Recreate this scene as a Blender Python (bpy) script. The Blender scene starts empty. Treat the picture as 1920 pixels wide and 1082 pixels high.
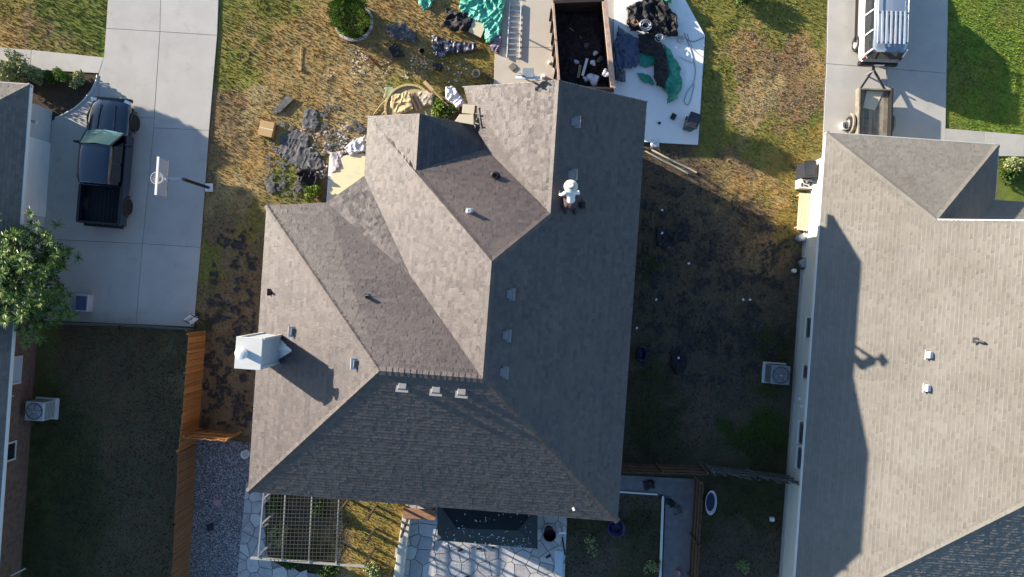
import bpy, bmesh, math, random
import numpy as np
from mathutils import Vector, Matrix
random.seed(7); RNG = np.random.default_rng(11)
sc = bpy.context.scene
# ------------------------------------------------------------------ camera, sky, sun, exposure
CAMH = 34.0; FPX = 1360.0
cam = bpy.data.objects.new('camera', bpy.data.cameras.new('camera'))
sc.collection.objects.link(cam); sc.camera = cam
cam.location = (0, 0, CAMH); cam.rotation_euler = (0, 0, 0)
cam.data.sensor_width = 36; cam.data.lens = 36*FPX/1920; cam.data.clip_end = 2000
SUN_T = 0.27; sx, sy = 0.894, -0.449           # shadows run this way over the ground
w = bpy.data.worlds.new('World'); sc.world = w; w.use_nodes = True
nt = w.node_tree; nt.nodes.clear()
sky = nt.nodes.new('ShaderNodeTexSky'); sky.sky_type = 'NISHITA'; sky.sun_disc = False
sky.sun_elevation = math.atan(SUN_T); sky.sun_rotation = math.atan2(-sx, -sy)
sky.ozone_density = 4.0; sky.air_density = 1.2; sky.dust_density = .6
bg = nt.nodes.new('ShaderNodeBackground'); bg.inputs['Strength'].default_value = 0.102
wo = nt.nodes.new('ShaderNodeOutputWorld')
nt.links.new(sky.outputs[0], bg.inputs['Color']); nt.links.new(bg.outputs[0], wo.inputs['Surface'])
sun = bpy.data.objects.new('sun', bpy.data.lights.new('sun', 'SUN')); sc.collection.objects.link(sun)
sun.data.energy = 5.0; sun.data.angle = math.radians(0.5); sun.data.color = (1.0, 0.89, 0.74)
sun.rotation_euler = Vector((sx, sy, -SUN_T)).to_track_quat('-Z', 'Y').to_euler()
vs = sc.view_settings; vs.view_transform = 'Standard'; vs.look = 'None'; vs.exposure = 1.42; vs.gamma = 1; vs.use_curve_mapping = False

# ------------------------------------------------------------------ helpers
ROT = -math.atan(0.07); N_ = math.hypot(1, .07)
E1 = np.array([1, -.07])/N_; E2 = np.array([.07, 1])/N_       # axes of the houses
def at(px, py, z=0.0):                                         # place seen at this spot of the photo, z metres up
    s = FPX/(CAMH-z); return Vector(((px-960)/s, (541-py)/s, z))
def uv(px, py, z=0.0):
    p = at(px, py, z); return (p.x*E1[0]+p.y*E1[1], p.x*E2[0]+p.y*E2[1])
def W(u, v, z=0.0):
    return Vector((u*E1[0]+v*E2[0], u*E1[1]+v*E2[1], z))
def lin(c):
    if isinstance(c, str):
        c = [int(c[i:i+2], 16)/255 for i in (0, 2, 4)]
        return tuple(((x+.055)/1.055)**2.4 if x > .04 else x/12.92 for x in c)
    return c
def link(o, parent=None):
    sc.collection.objects.link(o)
    if parent is not None: o.parent = parent
    return o
def tag(o, label=None, cat=None, group=None, kind=None):
    if label: o['label'] = label
    if cat: o['category'] = cat
    if group: o['group'] = group
    if kind: o['kind'] = kind
    return o
def thing(name, label, cat, loc=(0, 0, 0), rz=0.0, group=None):
    o = bpy.data.objects.new(name, None); o.location = loc; o.rotation_euler = (0, 0, rz)
    o.empty_display_size = .2
    link(o); tag(o, label, cat, group); return o
def inv_of(parent):
    m = Matrix.Identity(4)
    chain = []
    while parent is not None: chain.append(parent); parent = parent.parent
    for p in reversed(chain): m = m @ Matrix.LocRotScale(p.location, p.rotation_euler, p.scale)
    return m.inverted()

class MB:
    def __init__(s): s.v = []; s.f = []; s.t = []
    def add(s, vs_, fs_, tint=.5):
        b = len(s.v); s.v += [tuple(x) for x in vs_]; s.f += [tuple(i+b for i in f) for f in fs_]; s.t += [tint]*len(fs_)
    def box(s, c, d, rz=0.0, M=None, tint=.5):
        x, y, z = d[0]/2, d[1]/2, d[2]/2
        m = M if M is not None else Matrix.Rotation(rz, 4, 'Z')
        vs_ = [Vector(c)+(m @ Vector((a*x, b*y, e*z))) for a in (-1, 1) for b in (-1, 1) for e in (-1, 1)]
        s.add(vs_, [(0, 1, 3, 2), (4, 6, 7, 5), (0, 4, 5, 1), (2, 3, 7, 6), (0, 2, 6, 4), (1, 5, 7, 3)], tint); return s
    def bar(s, a, b, wd, ht=None, tint=.5):
        a = Vector(a); b = Vector(b); d = b-a; L = d.length
        if L < 1e-6: return s
        ht = wd if ht is None else ht
        x = d/L; up = Vector((0, 0, 1)) if abs(x.z) < .95 else Vector((0, 1, 0))
        y = up.cross(x).normalized(); zz = x.cross(y)
        m = Matrix((x, y, zz)).transposed().to_4x4()
        return s.box((a+b)/2, (L, wd, ht), M=m, tint=tint)
    def tube(s, pts, r, n=8, cap=True, tint=.5):
        pts = [Vector(p) for p in pts]; rs = r if isinstance(r, (list, tuple)) else [r]*len(pts)
        vs_ = []; fs_ = []
        for i, p in enumerate(pts):
            d = (pts[min(i+1, len(pts)-1)]-pts[max(i-1, 0)]).normalized()
            up = Vector((0, 0, 1)) if abs(d.z) < .95 else Vector((0, 1, 0))
            a = up.cross(d).normalized(); b = d.cross(a)
            for k in range(n):
                t = 2*math.pi*k/n; vs_.append(p+(a*math.cos(t)+b*math.sin(t))*rs[i])
        for i in range(len(pts)-1):
            for k in range(n):
                fs_.append((i*n+k, i*n+(k+1) % n, (i+1)*n+(k+1) % n, (i+1)*n+k))
        if cap: fs_ += [tuple(range(n))[::-1], tuple(range((len(pts)-1)*n, len(pts)*n))]
        s.add(vs_, fs_, tint); return s
    def lathe(s, c, prof, n=20, sxy=(1, 1), tint=.5):
        vs_ = []; fs_ = []; c = Vector(c)
        for (r, z) in prof:
            for k in range(n):
                t = 2*math.pi*k/n; vs_.append(c+Vector((r*math.cos(t)*sxy[0], r*math.sin(t)*sxy[1], z)))
        for i in range(len(prof)-1):
            for k in range(n): fs_.append((i*n+k, i*n+(k+1) % n, (i+1)*n+(k+1) % n, (i+1)*n+k))
        if prof[-1][0] > 1e-4: fs_.append(tuple(range((len(prof)-1)*n, len(prof)*n)))
        s.add(vs_, fs_, tint); return s
    def slab(s, pts, z0, z1, tint=.5):
        n = len(pts)
        a = sum(pts[i][0]*pts[(i+1) % n][1]-pts[(i+1) % n][0]*pts[i][1] for i in range(n))
        if a < 0: pts = pts[::-1]
        vs_ = [(p[0], p[1], z0) for p in pts]+[(p[0], p[1], z1) for p in pts]
        fs_ = [tuple(range(n))[::-1], tuple(range(n, 2*n))]+[(i, (i+1) % n, (i+1) % n+n, i+n) for i in range(n)]
        s.add(vs_, fs_, tint); return s
    def poly(s, pts, tint=.5): s.add(pts, [tuple(range(len(pts)))], tint); return s
    def build(s, name, mt, parent=None, world=False, smooth=False, bev=0, tints=False, kind=None, label=None, sub=0):
        me = bpy.data.meshes.new(name); vv = s.v
        if world and parent is not None:
            m = inv_of(parent); vv = [tuple(m @ Vector(p)) for p in vv]
        me.from_pydata(vv, [], s.f); me.materials.append(mt)
        if tints:
            a = me.attributes.new('tint', 'FLOAT', 'FACE'); a.data.foreach_set('value', s.t)
        me.update()
        if smooth: me.polygons.foreach_set('use_smooth', [True]*len(me.polygons))
        o = link(bpy.data.objects.new(name, me), parent)
        if bev:
            b = o.modifiers.new('b', 'BEVEL'); b.width = bev; b.segments = 2; b.limit_method = 'ANGLE'
        if sub:
            b = o.modifiers.new('s', 'SUBSURF'); b.levels = sub; b.render_levels = sub
        if kind: o['kind'] = kind
        if label: o['label'] = label
        return o
def np_mesh(name, v, f, mt, parent=None, fcol=None, tint=None, kind=None, smooth=False):
    me = bpy.data.meshes.new(name); v = np.asarray(v, np.float32); f = np.asarray(f, np.int32); k = f.shape[1]
    me.vertices.add(len(v)); me.vertices.foreach_set('co', v.ravel())
    me.loops.add(f.size); me.loops.foreach_set('vertex_index', f.ravel())
    me.polygons.add(len(f)); me.polygons.foreach_set('loop_start', np.arange(0, f.size, k, dtype=np.int32))
    me.polygons.foreach_set('loop_total', np.full(len(f), k, np.int32))
    me.materials.append(mt)
    if tint is not None:
        a = me.attributes.new('tint', 'FLOAT', 'FACE'); a.data.foreach_set('value', np.asarray(tint, np.float32))
    if fcol is not None:
        dom = 'POINT' if len(fcol) == len(v) else 'FACE'
        a = me.attributes.new('gcol', 'FLOAT_COLOR', dom); a.data.foreach_set('color', np.asarray(fcol, np.float32).ravel())
    me.update(); me.validate()
    if smooth: me.polygons.foreach_set('use_smooth', [True]*len(me.polygons))
    o = link(bpy.data.objects.new(name, me), parent)
    if kind: o['kind'] = kind
    return o
def empty_part(name, parent, loc=(0, 0, 0)):
    o = bpy.data.objects.new(name, None); o.location = loc; return link(o, parent)
def copy_tree(o, parent=None):
    c = o.copy(); link(c, parent)
    for ch in list(o.children): copy_tree(ch, c)
    return c

# ------------------------------------------------------------------ materials
_M = {}
def mat(name, col, rough=.8, var=.15, scale=3.0, bump=.0, bscale=40.0, metal=0.0, spec=.4, col2=None, attr=None, avar=.5,
        objrand=0.0, coat=0.0, stretch=None, spots=None, spotscale=1.2, trans=0.0, alpha=1.0):
    if name in _M: return _M[name]
    m = bpy.data.materials.new(name); m.use_nodes = True; n = m.node_tree; L = n.links.new
    b = n.nodes['Principled BSDF']; b.inputs['Roughness'].default_value = rough; b.inputs['Metallic'].default_value = metal
    b.inputs['Specular IOR Level'].default_value = spec
    if coat: b.inputs['Coat Weight'].default_value = coat; b.inputs['Coat Roughness'].default_value = .05
    if trans: b.inputs['Transmission Weight'].default_value = trans
    if alpha < 1: b.inputs['Alpha'].default_value = alpha
    col = lin(col); c2 = lin(col2) if col2 else tuple(x*.5 for x in col)
    tc = n.nodes.new('ShaderNodeTexCoord'); mp = n.nodes.new('ShaderNodeMapping'); L(tc.outputs['Object'], mp.inputs[0])
    if stretch: mp.inputs['Scale'].default_value = stretch
    def noise(s, d=4, r=.6):
        q = n.nodes.new('ShaderNodeTexNoise'); q.inputs['Scale'].default_value = s; q.inputs['Detail'].default_value = d
        q.inputs['Roughness'].default_value = r; L(mp.outputs[0], q.inputs[0]); return q.outputs[0]
    def mth(op, a, c):
        q = n.nodes.new('ShaderNodeMath'); q.operation = op
        for i, x in enumerate((a, c)):
            if isinstance(x, (int, float)): q.inputs[i].default_value = x
            else: L(x, q.inputs[i])
        return q.outputs[0]
    # factor: 0 = col, 1 = col2
    mr = n.nodes.new('ShaderNodeMapRange'); mr.inputs[1].default_value = .35; mr.inputs[2].default_value = .68
    L(noise(scale, 5), mr.inputs[0]); fac = mth('MULTIPLY', mr.outputs[0], var*2)
    if bscale:
        mr2 = n.nodes.new('ShaderNodeMapRange'); mr2.inputs[1].default_value = .35; mr2.inputs[2].default_value = .7
        L(noise(bscale, 2), mr2.inputs[0]); fac = mth('ADD', fac, mth('MULTIPLY', mr2.outputs[0], var*.8))
    if attr == 'tint':
        at_ = n.nodes.new('ShaderNodeAttribute'); at_.attribute_name = 'tint'
        fac = mth('ADD', fac, mth('MULTIPLY', mth('SUBTRACT', at_.outputs['Fac'], .5), avar*2))
    if objrand:
        oi = n.nodes.new('ShaderNodeObjectInfo'); fac = mth('ADD', fac, mth('MULTIPLY', mth('SUBTRACT', oi.outputs['Random'], .5), objrand*2))
    mx = n.nodes.new('ShaderNodeMix'); mx.data_type = 'RGBA'; L(fac, mx.inputs[0])
    mx.inputs[6].default_value = (*col, 1); mx.inputs[7].default_value = (*c2, 1)
    out = mx.outputs[2]
    if attr == 'gcol':
        at_ = n.nodes.new('ShaderNodeAttribute'); at_.attribute_name = 'gcol'
        m2 = n.nodes.new('ShaderNodeMix'); m2.data_type = 'RGBA'; m2.blend_type = 'MULTIPLY'; m2.inputs[0].default_value = 1
        L(at_.outputs['Color'], m2.inputs[6]); L(out, m2.inputs[7]); out = m2.outputs[2]
    if spots:
        v = n.nodes.new('ShaderNodeMapRange'); v.inputs[1].default_value = .56; v.inputs[2].default_value = .72; L(noise(spotscale, 6, .7), v.inputs[0])
        m3 = n.nodes.new('ShaderNodeMix'); m3.data_type = 'RGBA'; L(mth('MULTIPLY', v.outputs[0], .75), m3.inputs[0]); L(out, m3.inputs[6])
        m3.inputs[7].default_value = (*lin(spots), 1); out = m3.outputs[2]
    L(out, b.inputs['Base Color'])
    if bump:
        bp = n.nodes.new('ShaderNodeBump'); bp.inputs['Strength'].default_value = bump; bp.inputs['Distance'].default_value = .02
        L(noise(bscale or 30, 4), bp.inputs['Height']); L(bp.outputs[0], b.inputs['Normal'])
    _M[name] = m; return m
M_grass = mat('lawn', (1, 1, 1), .95, .25, 9, .9, 60, spec=.1, col2=(.55, .55, .52), attr='gcol')
M_tuft = mat('grass_blades', (1.0, 1.0, 1.0), .9, .2, 3, spec=.1, col2=(.6, .6, .55), attr='gcol')
M_conc = mat('concrete', (.45, .425, .385), .85, .22, .9, .25, 70, col2=(.33, .31, .285), spots=(.33, .31, .28), objrand=.2)
M_concL = mat('pale_concrete', (.78, .78, .76), .85, .10, .8, .2, 60, col2=(.66, .66, .64), spots=(.6, .6, .58))
M_concT = mat('tan_concrete', (.50, .44, .36), .85, .15, .9, .25, 60, col2=(.40, .35, .28), spots=(.40, .34, .27))
M_joint = mat('joint_dirt', (.16, .145, .12), .95, .3, 6)
M_shM = mat('brown_grey_shingle', (.078, .056, .050), .53, .22, .55, 1.0, 26, spec=.80, col2=(.028, .020, .020), attr='tint', avar=.36)
M_shE = mat('tan_shingle', (.215, .20, .178), .92, .2, .5, .7, 30, spec=.1, col2=(.135, .12, .10), attr='tint', avar=.13)
M_shL = mat('slate_shingle', (.17, .16, .14), .92, .2, .5, .5, 55, spec=.2, col2=(.09, .085, .08), attr='tint', avar=.28)
M_white = mat('white_paint', (.74, .73, .70), .6, .06, 2, 0, 0)
M_trim = mat('grey_white_trim', (.58, .57, .54), .6, .1, 3, 0, 0)
M_cream = mat('cream_siding', (.66, .63, .55), .75, .08, 1.5, .3, 25, stretch=(1, 1, 6))
M_side = mat('grey_siding', (.5, .5, .5), .7, .08, 1.5, .2, 25, stretch=(1, 1, 6))
M_brick = mat('brown_brick', (.20, .12, .085), .9, .35, 5, .6, 30, col2=(.09, .05, .04))
M_glass = mat('window_glass', (.02, .025, .03), .06, .02, 2, 0, 0, spec=.8)
M_alu = mat('aluminium', (.62, .63, .65), .32, .08, 6, 0, 0, metal=.75)
M_galv = mat('galvanised_metal', (.6, .63, .66), .45, .1, 5, 0, 0, metal=.4)
M_blk = mat('black_plastic', (.018, .018, .02), .5, .2, 5, 0, 0)
M_dkvent = mat('weathered_vent', (.13, .125, .12), .6, .15, 5, 0, 0)
M_soil = mat('bed_soil', (.06, .04, .025), .95, .3, 6, .8, 30)
M_fence = mat('stained_cedar', (.40, .18, .05), .8, .3, 2.5, .3, 20, col2=(.20, .085, .025), objrand=.5, stretch=(1, 1, .25))
M_fenceB = mat('brown_fence_boards', (.15, .085, .05), .85, .3, 2.5, .3, 20, col2=(.08, .05, .035), objrand=.25, stretch=(1, 1, .25))
M_fenceG = mat('grey_fence_boards', (.14, .13, .125), .85, .3, 2.5, .3, 20, col2=(.075, .07, .07), objrand=.25, stretch=(1, 1, .25))
M_wood = mat('bare_wood', (.42, .28, .15), .8, .25, 4, .3, 25, col2=(.28, .17, .09), objrand=.2)
M_ply = mat('pale_plywood', (.60, .52, .36), .8, .15, 4, .1, 25, col2=(.5, .42, .28))
M_card = mat('cardboard', (.46, .31, .14), .85, .12, 3, .1, 20)
M_stone = mat('pale_flagstone', (.50, .475, .45), .85, .3, 3.5, .6, 25, col2=(.30, .29, .29), objrand=.45)
M_mortar = mat('grey_mortar', (.30, .285, .27), .95, .3, 6)
M_grav = mat('grey_gravel', (.30, .28, .27), .95, .5, 14, 1.0, 45, col2=(.07, .065, .07))
M_path = mat('stained_path', (.20, .19, .19), .9, .3, 3, .4, 30, col2=(.12, .115, .12), spots=(.3, .29, .27))
M_green = mat('green_tarp', (.02, .28, .18), .45, .25, 5, .2, 20, col2=(.01, .10, .07))
M_teal = mat('mint_tarp', (.14, .56, .40), .45, .4, 6, .2, 20, col2=(.03, .2, .14))
M_tarpK = mat('black_felt', (.016, .015, .018), .7, .3, 5, .2, 20)
M_tarpB = mat('blue_tarp', (.075, .095, .17), .5, .25, 5, .2, 20)
M_felt = mat('grey_felt', (.17, .165, .16), .8, .5, 7, .6, 30, col2=(.05, .05, .055))
M_paper = mat('white_wrapper', (.72, .72, .74), .6, .15, 8, .2, 20, col2=(.4, .4, .45))
M_tan = mat('tan_sheet', (.50, .39, .20), .8, .2, 4, .3, 20, col2=(.36, .26, .13))
M_rust = mat('rusty_steel', (.035, .02, .017), .85, .4, 4, .3, 20, col2=(.015, .01, .01))
M_rail = mat('scuffed_pale_rail', (.50, .37, .28), .7, .3, 5, .2, 20, col2=(.3, .18, .13))
M_navy = mat('navy_car_paint', (.006, .011, .026), .2, .03, 2, 0, 0, spec=.6, coat=1)
M_silver = mat('silver_car_paint', (.26, .31, .38), .3, .03, 2, 0, 0, metal=.3, coat=.8)
M_carW = mat('white_car_paint', (.72, .71, .68), .3, .03, 2, 0, 0, coat=.6)
M_tyre = mat('tyre_rubber', (.02, .02, .02), .85, .2, 10, 0, 0)
M_chrome = mat('chrome', (.6, .6, .6), .15, .02, 2, 0, 0, metal=1)
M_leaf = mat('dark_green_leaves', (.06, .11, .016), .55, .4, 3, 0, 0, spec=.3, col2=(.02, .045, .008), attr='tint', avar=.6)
M_leafY = mat('yellow_green_leaves', (.16, .24, .025), .6, .3, 3, 0, 0, spec=.3, col2=(.07, .12, .015), attr='tint', avar=.5)
M_leafP = mat('pale_green_leaves', (.30, .33, .14), .6, .3, 3, 0, 0, spec=.3, col2=(.07, .10, .03), attr='tint', avar=.5)
M_con = mat('conifer_needles', (.12, .20, .022), .7, .4, 3, 0, 0, spec=.2, col2=(.035, .075, .01), attr='tint', avar=.6)
M_bark = mat('bark', (.10, .07, .05), .9, .3, 6, .5, 30)
M_steel = mat('grey_steel', (.30, .31, .32), .5, .15, 5, 0, 0, metal=.3)
M_blue = mat('blue_plastic', (.02, .022, .085), .4, .1, 4, 0, 0)
M_canopy = mat('dark_canopy_fabric', (.018, .032, .042), .75, .2, 3, .2, 30)
M_shirt = mat('white_shirt', (.70, .71, .72), .85, .08, 8, .2, 30)
M_skin = mat('skin', (.30, .16, .10), .6, .05, 8, 0, 0)
M_pants = mat('maroon_brown_trousers', (.085, .045, .05), .9, .2, 8, .2, 30)
M_hat = mat('straw_hat', (.66, .62, .53), .85, .12, 12, .3, 60)
M_deck = mat('weathered_deck_boards', (.30, .26, .20), .9, .3, 3, .4, 25, col2=(.10, .088, .07), objrand=.25)
M_clear = mat('frosted_board', (.65, .68, .72), .2, .05, 3, 0, 0, spec=.6)
M_yel = mat('pale_yellow_board', (.68, .64, .40), .8, .08, 3, .1, 20, col2=(.6, .55, .34), spots=(.42, .38, .28))
# ------------------------------------------------------------------ polygon tools
def inside(px, py, poly):
    poly = np.asarray(poly, float); r = np.zeros(np.shape(px), bool); n = len(poly); j = n-1
    for i in range(n):
        xi, yi = poly[i][:2]; xj, yj = poly[j][:2]
        if yi != yj:
            r ^= ((yi > py) != (yj > py)) & (px < (xj-xi)*(py-yi)/(yj-yi)+xi)
        j = i
    return r
def clip_half(poly, nx, ny, c):                # keep nx*x+ny*y <= c
    out = []; n = len(poly)
    for i in range(n):
        a = poly[i]; b = poly[(i+1) % n]
        da = nx*a[0]+ny*a[1]-c; db = nx*b[0]+ny*b[1]-c
        if da <= 0: out.append(a)
        if (da < 0 < db) or (db < 0 < da):
            t = da/(da-db); out.append((a[0]+(b[0]-a[0])*t, a[1]+(b[1]-a[1])*t))
    return out
def clip_convex(poly, conv):
    n = len(conv); A = sum(conv[i][0]*conv[(i+1) % n][1]-conv[(i+1) % n][0]*conv[i][1] for i in range(n))
    for i in range(n):
        a = conv[i]; b = conv[(i+1) % n]; nx, ny = b[1]-a[1], -(b[0]-a[0])
        if A < 0: nx, ny = -nx, -ny
        poly = clip_half(poly, nx, ny, nx*a[0]+ny*a[1])
        if len(poly) < 3: return []
    return poly
def inset(poly, d):
    n = len(poly); A = sum(poly[i][0]*poly[(i+1) % n][1]-poly[(i+1) % n][0]*poly[i][1] for i in range(n))
    s = 1 if A > 0 else -1; out = []
    for i in range(n):
        p0, p1, p2 = [np.array(poly[k % n][:2], float) for k in (i-1, i, i+1)]
        a = (p1-p0)/np.linalg.norm(p1-p0); b = (p2-p1)/np.linalg.norm(p2-p1)
        na = np.array([-a[1], a[0]])*s; nb = np.array([-b[1], b[0]])*s
        den = 1+na @ nb
        out.append(tuple(p1+(na+nb)/max(den, .25)*d))
    return out
def G(pts, z=0.0): return [tuple(at(x, y, z))[:2] for x, y in pts]
def fan(poly):                                  # ear clipping of a simple polygon -> index triples
    idx = list(range(len(poly))); n = len(idx)
    A = sum(poly[i][0]*poly[(i+1) % n][1]-poly[(i+1) % n][0]*poly[i][1] for i in range(n))
    if A < 0: idx.reverse()
    tr = []
    def cr(a, b, c): return (b[0]-a[0])*(c[1]-a[1])-(b[1]-a[1])*(c[0]-a[0])
    g = 0
    while len(idx) > 3 and g < 200:
        g += 1
        for i in range(len(idx)):
            a, b, c = idx[i-1], idx[i], idx[(i+1) % len(idx)]
            if cr(poly[a], poly[b], poly[c]) <= 1e-9: continue
            if any(k not in (a, b, c) and cr(poly[a], poly[b], poly[k]) >= 0 and cr(poly[b], poly[c], poly[k]) >= 0 and cr(poly[c], poly[a], poly[k]) >= 0 for k in idx): continue
            tr.append((a, b, c)); idx.pop(i); break
    tr.append(tuple(idx)); return tr

# ------------------------------------------------------------------ ground colours (what grows where)
gold = (.29, .20, .080); pale = (.33, .245, .115); olive = (.175, .165, .04); green = (.135, .15, .035); lush = (.135, .185, .03)
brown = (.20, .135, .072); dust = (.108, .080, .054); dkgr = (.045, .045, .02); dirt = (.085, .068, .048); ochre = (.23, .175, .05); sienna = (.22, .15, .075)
CP = [(20, 20, 60, ochre), (60, 50, 50, sienna), (110, 30, 50, green), (170, 40, 50, green), (185, 80, 25, lush), (0, 90, 50, gold),
 (430, 30, 50, olive), (440, 120, 50, olive), (430, 230, 40, brown), (470, 60, 60, gold), (520, 20, 60, olive), (520, 120, 60, gold), (600, 60, 60, gold),
 (480, 190, 40, pale), (470, 300, 50, gold), (540, 320, 30, green), (450, 350, 40, pale), (545, 300, 35, olive), (590, 170, 50, gold), (640, 110, 50, pale),
 (690, 160, 50, pale), (760, 155, 30, olive), (740, 50, 60, gold), (800, 60, 50, gold), (860, 140, 40, ochre), (900, 110, 40, ochre), (650, 230, 40, pale),
 (620, 200, 40, pale), (470, 400, 25, ochre), (485, 440, 20, ochre), (400, 330, 30, brown), (430, 450, 40, brown), (440, 560, 50, brown), (400, 500, 30, olive), (420, 700, 50, brown),
 (440, 770, 40, brown), (390, 600, 20, dkgr),
 (1350, 30, 50, olive), (1450, 40, 50, olive), (1530, 30, 40, olive), (1350, 150, 40, olive), (1450, 130, 60, brown), (1400, 100, 40, gold), (1420, 190, 50, pale), (1500, 190, 50, sienna), (1525, 100, 30, gold),
 (1530, 235, 20, green), (1500, 270, 30, ochre), (1440, 250, 40, olive), (1400, 300, 40, brown), (1430, 350, 40, gold), (1370, 340, 40, gold), (1470, 390, 30, ochre), (1350, 240, 40, olive),
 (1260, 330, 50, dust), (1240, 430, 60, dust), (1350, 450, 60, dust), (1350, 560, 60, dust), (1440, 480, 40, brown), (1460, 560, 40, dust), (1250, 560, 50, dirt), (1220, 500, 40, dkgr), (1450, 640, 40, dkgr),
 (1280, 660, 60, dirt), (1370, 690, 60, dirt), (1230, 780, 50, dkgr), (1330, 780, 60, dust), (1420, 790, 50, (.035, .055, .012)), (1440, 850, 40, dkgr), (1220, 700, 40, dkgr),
 (1850, 60, 80, lush), (1900, 180, 60, lush), (1800, 120, 50, green), (1880, 20, 40, green),
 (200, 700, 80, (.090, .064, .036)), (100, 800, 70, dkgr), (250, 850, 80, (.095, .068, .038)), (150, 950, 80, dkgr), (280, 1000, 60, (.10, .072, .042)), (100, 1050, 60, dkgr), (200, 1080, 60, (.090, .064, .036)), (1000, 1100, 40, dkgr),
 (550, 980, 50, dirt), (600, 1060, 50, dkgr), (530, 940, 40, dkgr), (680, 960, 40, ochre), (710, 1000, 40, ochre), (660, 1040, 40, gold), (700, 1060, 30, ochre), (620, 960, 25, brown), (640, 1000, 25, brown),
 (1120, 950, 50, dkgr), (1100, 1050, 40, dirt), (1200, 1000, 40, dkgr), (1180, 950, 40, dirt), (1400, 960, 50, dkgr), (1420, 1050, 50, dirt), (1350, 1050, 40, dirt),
 (1000, 500, 200, dirt), (1700, 700, 200, dirt), (-200, 300, 200, green), (-200, 800, 200, green), (700, -200, 200, gold), (1700, -200, 150, green), (2200, 200, 200, lush)]
cpx = np.array([c[0] for c in CP], float); cpy = np.array([c[1] for c in CP], float); cpr = np.array([c[2] for c in CP], float); cpc = np.array([c[3] for c in CP])
def vnoise(x, y, s, seed):
    r = np.random.default_rng(seed); g = r.random((256, 256)); x = x/s; y = y/s
    xi = np.floor(x).astype(int); yi = np.floor(y).astype(int); fx = x-xi; fy = y-yi; fx = fx*fx*(3-2*fx); fy = fy*fy*(3-2*fy)
    a = g[xi % 256, yi % 256]; b = g[(xi+1) % 256, yi % 256]; c = g[xi % 256, (yi+1) % 256]; d = g[(xi+1) % 256, (yi+1) % 256]
    return (a*(1-fx)+b*fx)*(1-fy)+(c*(1-fx)+d*fx)*fy
def gcol(X, Y):
    sh = X.shape; X = X.ravel(); Y = Y.ravel()
    px = X*40+960+(vnoise(X, Y, .9, 1)-.5)*70+(vnoise(X, Y, .3, 2)-.5)*35; py = 541-Y*40+(vnoise(X, Y, .9, 3)-.5)*70+(vnoise(X, Y, .3, 4)-.5)*35
    out = np.empty((len(X), 3)); 
    for i in range(0, len(X), 20000):
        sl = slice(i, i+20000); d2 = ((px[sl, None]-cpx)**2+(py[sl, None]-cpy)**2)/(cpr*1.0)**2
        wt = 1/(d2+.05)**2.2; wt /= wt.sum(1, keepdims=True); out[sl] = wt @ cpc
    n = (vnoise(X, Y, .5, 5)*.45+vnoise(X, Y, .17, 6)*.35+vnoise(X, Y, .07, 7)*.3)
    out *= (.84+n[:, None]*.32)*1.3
    dryk = np.clip((vnoise(X, Y, .35, 9)-.5)*1.6, -.5, .5)[:, None]
    out = out*(1+dryk*np.array([.16, .03, -.05]))
    return out.reshape(*sh, 3)
# ground sheet: fine grid near, one coarse skirt to the horizon
gx = np.arange(-29, 29.01, .1); gy = np.arange(-19, 19.01, .1); XX, YY = np.meshgrid(gx, gy, indexing='ij')
ZZ = (vnoise(XX, YY, 1.2, 12)-.5)*.025+(vnoise(XX, YY, .3, 13)-.5)*.012-.02
nx_, ny_ = XX.shape; I = np.arange(nx_*ny_).reshape(nx_, ny_)
F4 = np.stack([I[:-1, :-1], I[1:, :-1], I[1:, 1:], I[:-1, 1:]], -1).reshape(-1, 4)
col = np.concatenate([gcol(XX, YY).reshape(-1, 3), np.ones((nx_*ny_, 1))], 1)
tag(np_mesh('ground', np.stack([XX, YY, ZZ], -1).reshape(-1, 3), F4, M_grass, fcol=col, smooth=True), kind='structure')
q = [(-400, -400), (400, -400), (400, 400), (-400, 400)]; qi = [(-29, -19), (29, -19), (29, 19), (-29, 19)]
v = [(x, y, -.03) for x, y in q]+[(x, y, -.03) for x, y in qi]
o = np_mesh('far_ground', v, [(0, 1, 5, 4), (1, 2, 6, 5), (2, 3, 7, 6), (3, 0, 4, 7)], M_grass, fcol=[(.12, .12, .04, 1)]*8); tag(o, kind='structure')

# ------------------------------------------------------------------ paved areas: a bed sheet with joints, slabs on it
HARD = []
def paved(name, outline, slabs, m, h=.05, gap=.008, part='slab', bed=M_joint):
    g = G(outline); HARD.append(g)
    base = MB().slab(inset(g, .01), -.12, h-.025).build(name, bed); tag(base, kind='structure')
    for s in slabs:
        MB().slab(inset(G(s), gap), h-.04, h+random.uniform(-.002, .002)).build(part, m, base, bev=.008)
    return base
paved('driveway', [(206, -60), (413, -60), (409, 60), (392, 262), (364, 613), (60, 600), (80, 430), (100, 226), (118, 218), (160, 190), (186, 140), (196, 108)],
 [[(207, -60), (303, -60), (301, 60), (200, 54)], [(303, -60), (413, -60), (408, 67), (301, 60)],
  [(200, 54), (301, 60), (290, 222), (187, 217), (186, 140), (196, 108)], [(301, 60), (408, 67), (393, 245), (289, 240)],
  [(99, 226), (118, 218), (160, 190), (186, 140), (187, 217), (290, 222), (289, 240), (268, 457), (77, 448)], [(289, 240), (393, 245), (377, 464), (268, 457)],
  [(77, 448), (268, 457), (256, 608), (60, 600)], [(268, 457), (377, 464), (364, 613), (256, 608)]], M_conc)
paved('sidewalk', [(-60, 84), (196, 108), (186, 138), (60, 132), (-60, 128)], [[(-60, 84), (60, 94), (58, 131), (-60, 128)], [(60, 94), (196, 108), (186, 138), (58, 131)]], M_conc, h=.045)
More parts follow.
